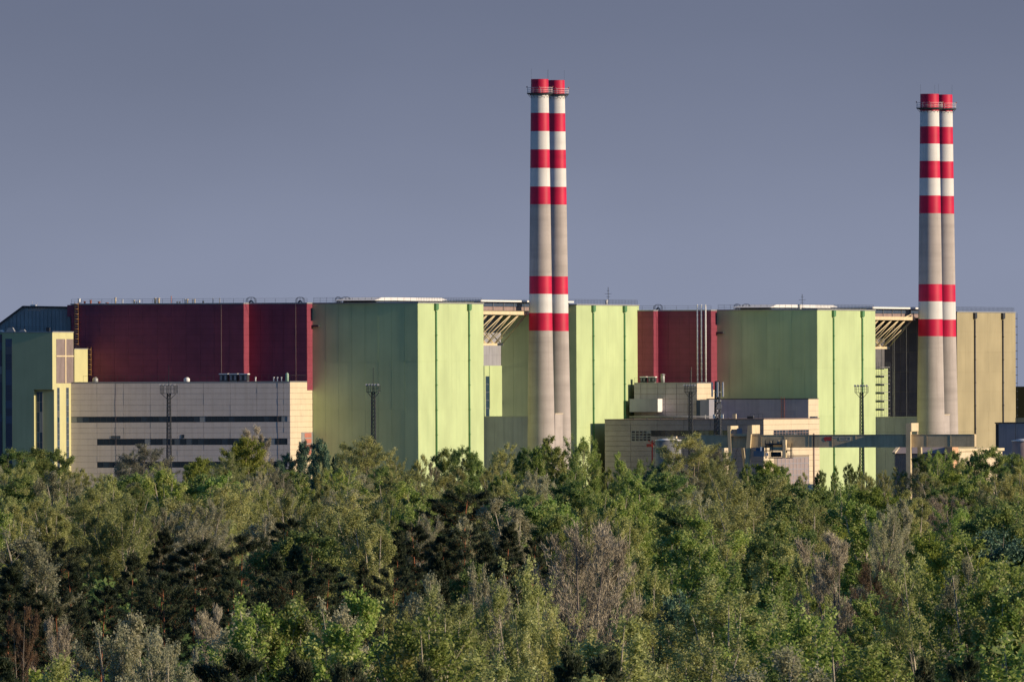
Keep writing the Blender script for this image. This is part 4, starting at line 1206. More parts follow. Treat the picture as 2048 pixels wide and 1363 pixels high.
# ------------------------------------------------------------------ light masts, telecom tower
def lattice(F, x, y, z0, z1, w0, w1, bays, r=0.06, m=M_STEEL_DARK, name='lattice', par=None):
    f = MB()
    def c(k, t):
        w = (w0 + (w1 - w0) * t) / 2
        sx, sy = ((-1, -1), (1, -1), (1, 1), (-1, 1))[k % 4]
        return (x + sx * w, y + sy * w, z0 + (z1 - z0) * t)
    for k in range(4): f.tube(c(k, 0), c(k, 1), r, 4)
    for b in range(bays):
        t0, t1 = b / bays, (b + 1) / bays
        for k in range(4):
            f.tube(c(k, t0), c(k + 1, t1), r * 0.75, 3, caps=False)
            f.tube(c(k + 1, t0), c(k, t1), r * 0.75, 3, caps=False)
            f.tube(c(k, t1), c(k + 1, t1), r * 0.6, 3, caps=False)
    return f.build(name, m, par)
def light_mast(px, d, py_top, py_plat, label, rod=None, wpx=26):
    F = Frame(px, d, YAW)
    z1 = F.z(py_plat, 0, 0); z2 = F.z(py_top, 0, 0)
    t = thing('light_mast', label, 'light mast', F, 0, 0, 0, 'lattice floodlight masts')
    lattice(F, 0, 0, 0, z1, 1.2, 0.75, 30, 0.075, M_MAST, 'mast', t)
    h = wpx / FPX * d / 2
    f = MB().box(-h, h, -h * 0.7, h * 0.7, z1, z1 + 0.12)
    for a, b in ((-0.5, -h), (0.5, h)): f.tube((a * 0.6, 0, z1 - 1.4), (b, 0, z1), 0.08)
    f.build('platform', M_MAST, t)
    railing(t, [(-h, -h * 0.7, z1 + 0.12), (h, -h * 0.7, z1 + 0.12), (h, h * 0.7, z1 + 0.12), (-h, h * 0.7, z1 + 0.12), (-h, -h * 0.7, z1 + 0.12)], z2 - z1 - 0.4, 0.8, 0.055, bars=2, m=M_MAST)
    for i in range(5):
        x = -h + 2 * h * i / 4
        f = MB()
        f.tube((x, -h * 0.7, z2 - 0.35), (x + 0.15, -h * 0.7 - 0.42, z2 - 0.1), 0.13, 8, 0.30)
        f.build('floodlight', M_STEEL, t)
    MB().tube((0, 0, z1), (0, 0, F.z(rod, 0, 0)), 0.07, 4).build('lightning_rod', M_STEEL_DARK, t)
light_mast(337.5, 4560, 768, 787, 'lattice floodlight mast in front of the beige building', 730, 30)
light_mast(746.5, 4600, 768, 784, 'lattice floodlight mast in front of the left green block', 735, 24)
light_mast(1381, 4790, 769, 784, 'lattice floodlight mast left of the telecom tower', 740, 22)
light_mast(1723, 4760, 770, 785, 'lattice floodlight mast in front of the right green block, behind the girder', 757, 24)

F4 = Frame(1435, 4740, YAW)
TT = thing('telecom_tower', 'lattice telecom tower with white panel antennas left of the gantry crane', 'telecom tower', F4, 0, 0)
zt4 = F4.z(762, 0, 0)
lattice(F4, 0, 0, 0, zt4, 2.0, 1.0, 24, 0.13, M_MAST, 'mast', TT)
for k, (dx, dy) in enumerate(((-1.3, -0.4), (1.35, 0.1), (0.3, -1.3))):
    piece('panel_antenna', TT, dx - 0.2, dx + 0.2, dy - 0.12, dy + 0.12, zt4 - 3.9, zt4 - 0.2, M_WHITE)
    MB().tube((0, 0, zt4 - 2), (dx, dy, zt4 - 2), 0.05).tube((0, 0, zt4 - 0.8), (dx, dy, zt4 - 0.8), 0.05).build('bracket', M_STEEL, TT)
MB().tube((0.7, -1.0, F4.z(812, 0, 0)), (0.75, -1.35, F4.z(812, 0, 0)), 0.66, 20).build('dish_antenna', M_GREY_METAL, TT)
for px_, py_ in ((1428, 832), (1444, 832)):
    x = F4.xat(px_, -0.9)
    piece('equipment_box', TT, x - 0.3, x + 0.3, -1.1, -0.7, F4.z(py_ + 4, 0, 0), F4.z(py_ - 4, 0, 0), M_WHITE)
for z_, w_ in ((783, 1.5), (800, 1.6), (792, 1.2)):
    zq = F4.z(z_, 0, 0)
    MB().box(-w_ / 2, w_ / 2, -w_ / 2, w_ / 2, zq - 0.2, zq).build('collar', M_STEEL, TT)
ff = MB()
for s in (-1, 1): ff.tube((0.85 + 0.3 * s, -1.0, 0), (0.45 + 0.25 * s, -0.5, zt4 - 4), 0.05)
for k in range(40): ff.tube((0.6, -1.0, 1 + k * 0.55), (1.1, -1.0, 1 + k * 0.55), 0.03)
ff.build('cable_ladder', M_STEEL, TT)

# ------------------------------------------------------------------ sheds, tanks and scaffold on the right
F5 = Frame(1886, 4790, YAW)
S1 = thing('shed', 'mauve sided shed with pale pitched roof beside the right crane portal', 'shed', F5, -6, 4)
xL = F5.xat(1789, 0)
ze, zrg = F5.z(906, 0, 0), F5.z(894, 0, 0)
MB().box(xL, 0, 0, 10, 0, ze).build('wall', M_MAUVE, S1)
for i in range(24):
    x = xL + (0 - xL) * i / 24
    piece('cladding_sheet', S1, x + 0.03, x - xL / 24 - 0.05, -0.07, -0.004, 0, round(ze, 2) - 0.3, M_MAUVE)
MB().prism_y([(-0.5, ze + 0.004), (5, zrg + 0.1), (10.5, ze + 0.004), (5, zrg - 0.35)], xL - 0.4, 0.3).build('roof', M_ORANGE_ROOF, S1)
x = F5.xat(1799, 0)
MB().prism_y([(-0.7, ze - 0.1), (4.4, zrg), (4.6, zrg + 0.25), (-0.9, ze + 0.35)], xL - 0.5, xL + 0.3).build('barge_board', M_CREAM, S1)
S2 = thing('shed', 'peach block with flat roof standing between the two low sheds', 'shed', F5, 2, 2)
MB().box(F5.xat(1889, -1), F5.xat(1904, -1), -1, 6, 0, F5.z(893, 0, 0)).build('wall', mat('peach_plaster', (0.60, 0.36, 0.22), 0.8), S2)
MB().box(F5.xat(1888, -1), F5.xat(1905, -1), -1.1, 6.1, F5.z(893, 0, 0) + .004, F5.z(891, 0, 0)).build('roof', M_CREAM, S2)
F6 = Frame(1908, 4800, YAW)
S3 = thing('shed', 'long sunlit cream shed left of the pale storage tank', 'shed', F6, 0, 8)
ln = F6.yat(2004, 0)
MB().box(-7, 0, 0, ln, 0, F6.z(903, 0, 0)).build('wall', M_CREAM, S3)
for i in range(1, 9):
    y = ln * i / 9
    piece('wall_panel', S3, 0.004, 0.08, y - ln / 9 + 0.05, y - 0.05, 0, F6.z(903.5, 0, 0), M_CREAM)
MB().box(-7.2, 0.5, -0.3, ln + 0.3, F6.z(902.5, 0, 0), F6.z(897, 0, 0)).build('roof', M_CREAM_STEEL, S3)
F7 = Frame(1990, 4900, YAW)
yk = 0
G1 = thing('grey_warehouse', 'grey flat roofed warehouse cut by the right edge of the photo', 'building', F7, 12, 4)
xr_ = F7.xat(2110, 0)
zk = F7.z(846.5, 0, 0)
MB().box(0.9, xr_, 0, 16, 0, zk).build('wall', M_GREY_WALL, G1)
MB().box(-0.0, 0.896, 0.5, 16, 0, zk - 0.02).build('corner_bay', M_DARK, G1)
MB().box(-0.1, xr_ + 0.1, -0.12, 16.1, zk + 0.004, zk + 0.3).build('roof_edge', M_DARK, G1)
grid(G1, 'wall_panel', 'f', -0.004, lin(0.95, xr_, 6), [0, zk * 0.33, zk * 0.66, zk - 0.03], M_GREY_WALL, gap=0.03, t=0.05)
MB().tube((5.5, -0.5, zk * 0.4), (5.5, -0.5, zk + 1.5), 0.06).box(5.2, 5.9, -0.6, -0.3, zk * 0.35, zk * 0.55).build('lamp_post', M_DARK, G1)
F8 = Frame(2052, 4700, YAW)
TK = thing('storage_tank', 'pale mauve cylindrical tank at the right edge', 'tank', F8, 0, 0)
r = 29 / FPX * 4700
zk = F8.z(881, 0, 0)
MB().lathe(0, 0, [(r, 0), (r, zk)], 40, cap=True).build('shell', mat('tank_paint', (0.40, 0.30, 0.27), 0.6, streak=0.3), TK)
MB().lathe(0, 0, [(r + 0.12, zk - 0.1), (r + 0.12, zk + 0.1), (r * 0.5, zk + 0.45), (0.1, zk + 0.6)], 40).build('roof', M_WHITE, TK)
F9 = Frame(1336, 4720, YAW)
T2 = thing('storage_tank', 'squat grey tank with bright roof behind the round brown tree', 'tank', F9, 0, 0)
r = 26 / FPX * 4720
zk = F9.z(880, 0, 0)
MB().lathe(0, 0, [(r, 0), (r, zk)], 40).build('shell', mat('tank_grey', (0.20, 0.21, 0.23), 0.6, streak=0.4), T2)
MB().lathe(0, 0, [(r + 0.1, zk - 0.05), (r + 0.1, zk + 0.12), (r * 0.4, zk + 0.42), (0.1, zk + 0.5)], 40).build('roof', M_WHITE, T2)
piece('roof_box', T2, 1.2, 2.2, -0.5, 0.5, zk + 0.3, zk + 1.0, M_CREAM)
F10 = Frame(1304, 4760, YAW)
RM = thing('red_hoist', 'red hoist frame beside the squat grey tank', 'hoist', F10, 0, 0)
z_ = lambda p: F10.z(p, 0, 0)
MB().box(-0.15, 0.15, -0.15, 0.15, 0, z_(880)).box(0.9, 1.15, -0.15, 0.15, 0, z_(878)).build('mast', M_RED_MACHINE, RM)
MB().tube((-1.2, 0, z_(893)), (1.2, 0, z_(881)), 0.14).tube((-1.0, 0, z_(881)), (0.9, 0, z_(890)), 0.14).build('arm', M_RED_MACHINE, RM)
MB().box(-1.4, 0.0, -0.3, 0.3, z_(893), z_(887)).build('bucket', M_RED_MACHINE, RM)
# pale block behind the tree
F11 = Frame(1400, 4800, YAW)
PB = thing('pale_block', 'low pale block under the girder beside the round brown tree', 'building', F11, 3, 2)
MB().box(F11.xat(1405, 0), F11.xat(1448, 0), 0, 5, 0, F11.z(893, 0, 0)).build('wall', M_CREAM, PB)
MB().box(F11.xat(1404, 0), F11.xat(1449, 0), -0.1, 5.1, F11.z(893, 0, 0) + .004, F11.z(891.5, 0, 0)).build('roof', M_STEEL, PB)

# pipe run and cabinets on the low roofs of the right half
PR = thing('pipe_run', 'thin grey pipe run along the roof edge of the tan building', 'pipe', F2, xt0 / 2, yt + 2, zt_)
f = MB()
for k, zz_ in enumerate((0.55, 0.85)): f.tube((xt0 + 6, yt + 2 + k * 0.4, zt_ + zz_), (-12, yt + 2 + k * 0.4, zt_ + zz_), 0.09, 6)
f.build('pipes', M_STEEL, PR)
for k in range(8):
    x = xt0 + 7 + k * 3.6
    piece('pipe_support', PR, x, x + 0.12, yt + 1.8, yt + 2.6, zt_ + 0.18, zt_ + 0.5, M_STEEL_DARK)
for i, (px_, w_, h_, m_) in enumerate(((1405, 1.3, 0.9, M_STEEL), (1468, 0.9, 1.2, M_CREAM), (1500, 1.6, 0.6, M_STEEL_DARK))):
    x = F2.xat(px_, yt + 3)
    t = thing('roof_cabinet', ('squat grey cabinet on the tan roof right of the telecom tower base', 'upright cream cabinet on the tan roof above the left crane portal', 'low dark cabinet on the tan roof near its right corner')[i] if i else 'squat grey cabinet on the tan roof left of the telecom tower', 'cabinet', F2, x, yt + 3, zt_ + 0.18, 'cabinets on the tan roof')
    MB().box(x - w_ / 2, x + w_ / 2, yt + 3, yt + 3.8, zt_ + 0.19, zt_ + 0.19 + h_).build('body', m_, t)
    MB().box(x - w_ / 2 - 0.06, x + w_ / 2 + 0.06, yt + 2.94, yt + 3.86, zt_ + 0.194 + h_, zt_ + 0.26 + h_).build('lid', M_STEEL, t)
# scaffold against the annex in the right recess
SC = thing('scaffold', 'pale steel scaffold in the dark recess left of the right stacks', 'scaffold', F2, -13, U2['yA'] + 5)
bx1 = -20 * 0.6
ya = F2.yat(1752, bx1 + 1.5); yb_s = F2.yat(1779, bx1 + 1.5)
zt_s = F2.z(731, bx1, ya)
k = 0
z = 0.0
while z < zt_s:
    piece('deck', SC, bx1 + 0.1, bx1 + 1.6, ya, yb_s, z, z + 0.14, M_STEEL)
    z += 2.2
f = MB()
n = 7
for i in range(n + 1):
    y = ya + (yb_s - ya) * i / n
    f.tube((bx1 + 1.62, y, 0), (bx1 + 1.62, y, zt_s + 1), 0.045)
z = 1.0
while z < zt_s:
    f.tube((bx1 + 1.66, ya, z), (bx1 + 1.66, yb_s, z), 0.04); z += 2.2
f.build('poles', M_STEEL, SC)
# tall poles on the dark wall
f = MB()
for px in (1763, 1786, 1789, 1813):
    x = -10.0
    y = F2.yat(px, x)
    f.tube((x, y, F2.z(834, x, y)), (x, y, F2.z(650, x, y)), 0.07)
f.build('standing_pole', M_STEEL, SC)
# bracket rows on the olive tower edges
zB = U2['ztB']
oe = thing('edge_scaffold', 'thin scaffold edge down the right side of the olive block', 'scaffold', F2, 0.4, U2['yB1'] + 0.4)
f = MB(); f.tube((0.3, U2['yB1'] + 0.9, 0), (0.3, U2['yB1'] + 0.9, zB), 0.05)
f.build('poles', M_STEEL_DARK, oe)
for k in range(22):
    z = 2.2 * (k + 1)
    if z < zB: piece('deck', oe, -1.0, 0.3, U2['yB1'] + 0.25, U2['yB1'] + 1.6, z, z + 0.16, M_STEEL_DARK)

# a far wooded rise beyond the plant
far = MB()
poly = []
xs = np.linspace(-1500, 2500, 120)
for x in xs:
    h = 9 + 5 * math.sin(x * 0.011) + 3 * math.sin(x * 0.047 + 1)
    poly.append((x, h))
n = len(poly)
far.v = [(x, 9000, 0) for x, h in poly] + [(x, 9100, h) for x, h in poly] + [(x, 10500, 0) for x, h in poly]
for i in range(n - 1):
    far.face((i, i + 1, n + i + 1, n + i)); far.face((n + i, n + i + 1, 2 * n + i + 1, 2 * n + i))
fo = far.build('hills', mat('far_woodland', (0.05, 0.06, 0.035), 0.95, var=0.3, scale=0.02))
fo['kind'] = 'structure'
#TREES#
# ------------------------------------------------------------------ trees
def tube_np(V, Fc, pts, rad, n):
    base = len(V)
    for k, (p, r) in enumerate(zip(pts, rad)):
        for i in range(n):
            th = 2 * math.pi * i / n
            V.append((p[0] + r * math.cos(th), p[1] + r * math.sin(th), p[2]))
    for k in range(len(pts) - 1):
        for i in range(n):
            j = (i + 1) % n
            Fc.append((base + k * n + i, base + k * n + j, base + (k + 1) * n + j, base + (k + 1) * n + i))

def make_tree(seed, h=14.0, R=3.0, zb=0.22, el=(55, 65), n_limbs=34, subs=6, shoots=5, leaves=14, ls=0.9, leaf=(0.24, 0.15), up=0.9, env='oval',
              leaders=1, spread=0.16, flat=0.0, trunk_r=0.20, thin=0.0, lean=0.0, tuft=False):
    g = np.random.default_rng(seed)
    TV, TF = [], []
    bend = g.normal(0, 0.35, 2)
    lead = []
    for L in range(leaders):
        az = 2 * math.pi * L / max(1, leaders) + g.uniform(0, 1)
        off = 0.0 if leaders == 1 else R * g.uniform(0.30, 0.55)
        hh = h * (1.0 if L == 0 else g.uniform(0.82, 0.97))
        fork = h * g.uniform(0.12, 0.28)
        pts = []
        for k in range(11):
            t = k / 10
            z = hh * t
            s = 0 if z < fork else ((z - fork) / (hh - fork)) ** 0.8
            wob = 0.10 * math.sin(5 * t + seed)
            pts.append((bend[0] * t * t * 2 + off * s * math.cos(az) + wob + lean * t, bend[1] * t * t * 2 + off * s * math.sin(az), z))
        rad = [max(0.02, trunk_r * (0.8 if leaders > 1 else 1) * (1 - t / 10) ** 0.9 + 0.015) for t in range(11)]
        tube_np(TV, TF, pts, rad, 6)
        lead.append((pts, hh))
    def at(L, z):
        pts, hh = lead[L]
        q = min(9.999, max(0, z / hh * 10)); i = int(q); f = q - i
        return np.array(pts[i]) * (1 - f) + np.array(pts[i + 1]) * f
    def envf(s):
        if env == 'oval': return 0.12 + 0.95 * math.sin(math.pi * min(1, max(0, 0.12 + 0.86 * s))) ** 0.75 * (1 - 0.35 * s)
        if env == 'round': return max(0.1, math.sqrt(max(0, 1 - (2 * (s * 0.92 + 0.04) - 1) ** 2)))
        if env == 'vase': return 0.25 + 0.85 * s ** 0.8 if s < 0.75 else 0.25 + 0.85 * (1 - s) / 0.25 * 0.8 + 0.12
        if env == 'pine': return (1 - s) ** 0.55 * (0.55 + 0.45 * math.sin(s * 21 + seed) ** 2) + 0.12
        if env == 'cone': return (1 - s) ** 0.85 + 0.06
        return 1
    P, D, LT = [], [], []
    lob = g.uniform(0.75, 1.2, 9)
    for i in range(n_limbs):
        L = i % leaders
        s = ((i + 0.5) / n_limbs) ** (0.9 if env != 'pine' else 1.0)
        hh = lead[L][1]
        z1 = hh * (zb + (1 - zb) * s) * 0.985
        az = i * 2.39996 + g.normal(0, 0.35)
        lobf = lob[int((az % (2 * math.pi)) / (2 * math.pi) * 9) % 9]
        ln = R * envf(s) * lobf * g.uniform(0.72, 1.12) * (0.72 if leaders > 1 else 1)
        e = R_(g.uniform(*el))
        lt = g.normal(0, 0.13)
        rise = ln * math.tan(min(e, 1.2))
        z0 = max(hh * 0.08, z1 - rise * 0.75)
        p0 = at(L, z0)
        cen = at(L, min(z1, hh))
        p1 = np.array([cen[0] + ln * math.cos(az), cen[1] + ln * math.sin(az), z1 + (g.uniform(-0.3, 0.5))])
        mid = (p0 + p1) / 2 + np.array([math.cos(az), math.sin(az), -0.4]) * ln * 0.12
        r0 = max(0.03, trunk_r * 0.38 * (1 - s * 0.7))
        tube_np(TV, TF, [p0, mid, p1], [r0, r0 * 0.6, 0.012], 4)
        d = p1 - p0; d /= np.linalg.norm(d) + 1e-6
        for q in range(subs):
            t = 0.35 + 0.65 * (q + g.uniform(0.2, 0.8)) / subs
            b = (1 - t) ** 2 * p0 + 2 * t * (1 - t) * mid + t * t * p1
            a2 = az + g.normal(0, 0.9)
            sl = ln * g.uniform(0.16, 0.36) + 0.25
            dv = np.array([math.cos(a2), math.sin(a2), (0.15 if flat else 0.65) + g.normal(0, 0.25)])
            dv /= np.linalg.norm(dv)
            e2 = b + dv * sl
            tube_np(TV, TF, [b, e2], [0.022, 0.010], 3)
            for k in range(shoots):
                tt = g.uniform(0.25, 1.0)
                P.append(b + dv * sl * tt + g.normal(0, 0.07, 3) * (1, 1, 0.4 if flat else 1))
                v = d * 0.3 + dv * 0.45 + np.array([0, 0, up]) + g.normal(0, 0.30, 3)
                D.append(v / np.linalg.norm(v)); LT.append(lt)
    for L in range(leaders):            # leading tips
        for k in range(10):
            P.append(at(L, lead[L][1] * g.uniform(0.93, 1.0)) + g.normal(0, 0.12, 3)); v = np.array([0, 0, 1.0]) + g.normal(0, 0.25, 3); D.append(v / np.linalg.norm(v)); LT.append(0.0)
    P, D, LT = np.array(P), np.array(D), np.array(LT)
    ns = len(P)
    keep = g.uniform(0, 1, ns) > thin
    P, D, LT = P[keep], D[keep], LT[keep]; ns = len(P)
    K = leaves
    u = (np.arange(K) + 0.5) / K
    ln_ = ls * g.uniform(0.55, 1.15, ns)
    C = P[:, None, :] + D[:, None, :] * (ln_[:, None, None] * u[None, :, None])
    C = C + g.normal(0, spread, C.shape) * (1.15 - 0.75 * u)[None, :, None]
    C = C.reshape(-1, 3)
    N = len(C)
    if tuft:                            # needles and twigs: thin blades along the shoot
        a = np.repeat(D, K, axis=0) + g.normal(0, 0.45, (N, 3))
    else:
        a = np.repeat(D, K, axis=0) * 0.35 + g.normal(0, 0.8, (N, 3))
    a /= np.linalg.norm(a, axis=1)[:, None] + 1e-9
    b = np.cross(a, g.normal(0, 1, (N, 3)))
    b /= np.linalg.norm(b, axis=1)[:, None] + 1e-9
    sz = g.uniform(0.65, 1.25, N)[:, None]
    a = a * leaf[0] * sz / 2; b = b * leaf[1] * sz / 2
    V = np.empty((N, 4, 3), np.float32)
    V[:, 0], V[:, 1], V[:, 2], V[:, 3] = C - a, C + b + a * 0.15, C + a, C - b + a * 0.15
    tint = np.repeat(g.normal(0.52, 0.12, ns) + LT, K) + g.normal(0, 0.12, N)
    tint = np.repeat(np.clip(tint, 0, 1), 4).astype(np.float32)
    return (TV, TF), (V.reshape(-1, 3), tint)
def R_(a): return math.radians(a)

def crown_mesh(name, V, tint, m):
    n = len(V) // 4
    me = bpy.data.meshes.new(name)
    me.vertices.add(len(V)); me.vertices.foreach_set('co', V.ravel())
    me.loops.add(len(V)); me.loops.foreach_set('vertex_index', np.arange(len(V), dtype=np.int32))
    me.polygons.add(n)
    me.polygons.foreach_set('loop_start', np.arange(0, len(V), 4, dtype=np.int32))
    me.polygons.foreach_set('loop_total', np.full(n, 4, np.int32))
    at = me.attributes.new('tint', 'FLOAT', 'POINT'); at.data.foreach_set('value', tint)
    me.materials.append(m)
    me.update(calc_edges=True)
    return me
def trunk_mesh(name, TV, TF, m):
    me = bpy.data.meshes.new(name)
    me.from_pydata([tuple(v) for v in TV], [], TF)
    me.materials.append(m)
    me.polygons.foreach_set('use_smooth', [True] * len(TF))
    me.update()
    return me

SHAPES = {
    'poplar': [dict(R=3.6, zb=0.08, leaders=3, n_limbs=54, subs=7, shoots=6, leaves=10, ls=0.75, leaf=(0.25, 0.16), env='oval', up=0.9, thin=0.05, spread=0.20),
               dict(R=3.1, zb=0.10, leaders=2, n_limbs=48, subs=7, shoots=6, leaves=10, ls=0.85, leaf=(0.25, 0.16), env='oval', up=1.0, thin=0.08, spread=0.18),
               dict(R=4.2, zb=0.08, leaders=4, n_limbs=60, subs=7, shoots=6, leaves=10, ls=0.7, leaf=(0.25, 0.16), env='round', up=0.8, thin=0.10, spread=0.22)],
    'twiggy': [dict(R=3.6, zb=0.08, leaders=3, n_limbs=52, subs=7, shoots=6, leaves=11, ls=0.95, leaf=(0.20, 0.11), env='oval', up=1.3, el=(58, 66), spread=0.13),
               dict(R=4.2, zb=0.08, leaders=4, n_limbs=60, subs=7, shoots=6, leaves=11, ls=0.9, leaf=(0.20, 0.11), env='round', up=1.1, el=(50, 64), spread=0.15)],
    'bare': [dict(R=4.2, zb=0.15, leaders=4, n_limbs=52, subs=9, shoots=9, leaves=8, ls=0.9, leaf=(0.36, 0.034), env='round', up=0.9, el=(52, 66), spread=0.10, tuft=True),
             dict(R=3.5, zb=0.15, leaders=3, n_limbs=46, subs=9, shoots=8, leaves=8, ls=0.85, leaf=(0.36, 0.034), env='oval', up=0.9, el=(48, 64), spread=0.10, tuft=True)],
    'pine': [dict(R=4.3, zb=0.22, leaders=1, n_limbs=44, subs=9, shoots=8, leaves=13, ls=0.42, leaf=(0.32, 0.06), env='pine', up=0.5, el=(4, 24), spread=0.13, tuft=True, trunk_r=0.19),
             dict(R=3.8, zb=0.12, leaders=1, n_limbs=50, subs=8, shoots=8, leaves=13, ls=0.42, leaf=(0.32, 0.06), env='cone', up=0.5, el=(2, 25), spread=0.13, tuft=True, trunk_r=0.17),
             dict(R=4.8, zb=0.26, leaders=1, n_limbs=44, subs=10, shoots=8, leaves=13, ls=0.42, leaf=(0.32, 0.06), env='round', up=0.5, el=(8, 30), spread=0.14, tuft=True, trunk_r=0.2)],
    'round': [dict(R=5.4, zb=0.06, leaders=3, n_limbs=76, subs=8, shoots=7, leaves=7, ls=0.5, leaf=(0.22, 0.13), env='round', up=0.35, el=(22, 50), spread=0.26),
              dict(R=4.9, zb=0.06, leaders=2, n_limbs=70, subs=8, shoots=7, leaves=7, ls=0.5, leaf=(0.22, 0.14), env='round', up=0.4, el=(25, 52), spread=0.28)],
    'dense': [dict(R=4.6, zb=0.05, leaders=3, n_limbs=74, subs=8, shoots=7, leaves=7, ls=0.45, leaf=(0.28, 0.18), env='round', up=0.35, el=(22, 50), spread=0.30),
              dict(R=4.2, zb=0.05, leaders=2, n_limbs=66, subs=8, shoots=7, leaves=7, ls=0.45, leaf=(0.28, 0.18), env='round', up=0.4, el=(25, 55), spread=0.30)],
}
LIB = {}
for sk, variants in SHAPES.items():
    for vi, kw in enumerate(variants):
        LIB[(sk, vi)] = make_tree(11 + 13 * vi + len(sk), h=14.0, **kw)
KINDS = {      # kind: (object name, shape, crown material, bark, category, look)
    'green': ('poplar_tree', 'poplar', L_GREEN, M_BARK_PALE, 'fresh green poplar'),
    'olive': ('leafing_tree', 'twiggy', L_OLIVE, M_BARK_PALE, 'pale olive leafing tree'),
    'silver': ('silver_poplar', 'twiggy', L_SILVER, M_BARK_PALE, 'silver leaved poplar'),
    'bare': ('bare_tree', 'bare', L_TWIG, M_BARK, 'bare grey brown tree'),
    'rust': ('bare_tree', 'bare', L_RUST, M_BARK, 'reddish brown bare tree'),
    'pine': ('pine_tree', 'pine', L_PINE, M_BARK_PINE, 'dark pine'),
    'brown': ('round_tree', 'round', L_OLIVE, M_BARK, 'round olive brown tree'),
    'grey': ('willow_tree', 'round', leaf_mat('leaf_grey_green', (0.103, 0.115, 0.083), (0.207, 0.218, 0.166), (0.414, 0.393, 0.290)), M_BARK, 'round grey green willow'),
    'deep': ('broadleaf_tree', 'dense', L_DEEP, M_BARK, 'deep green broadleaf tree'),
    'blue': ('broadleaf_tree', 'dense', L_BLUE, M_BARK, 'blue green dense tree'),
    'lime': ('broadleaf_tree', 'dense', leaf_mat('leaf_yellow_green', (0.121, 0.171, 0.030), (0.261, 0.322, 0.061), (0.483, 0.523, 0.140)), M_BARK, 'yellow green broadleaf tree'),
}
MESH = {}
def get_mesh(kind, v):
    nm, shape, lm, bm, look = KINDS[kind]
    v %= len(SHAPES[shape])
    k = (shape, v, lm.name)
    if k not in MESH:
        (TV, TF), (V, tint) = LIB[(shape, v)]
        MESH[k] = (trunk_mesh('trunk', TV, TF, bm), crown_mesh('crown', V, tint, lm))
    return MESH[k]
TREES = []
def plant(px, py, kind, v=0, h=None, d=None, wide=1.0):
    if d is None:
        h = h or random.uniform(12.0, 15.0)
        h = min(h, 27)
        d = FPX * (CAM_H - h) / max(30, (py - HORIZON))
        if d > 4520: d = random.uniform(4250, 4520); h = None
    if h is None or True:
        h = sZ(px, py, d)
    TREES.append((px, py, d, h, kind, v, wide))

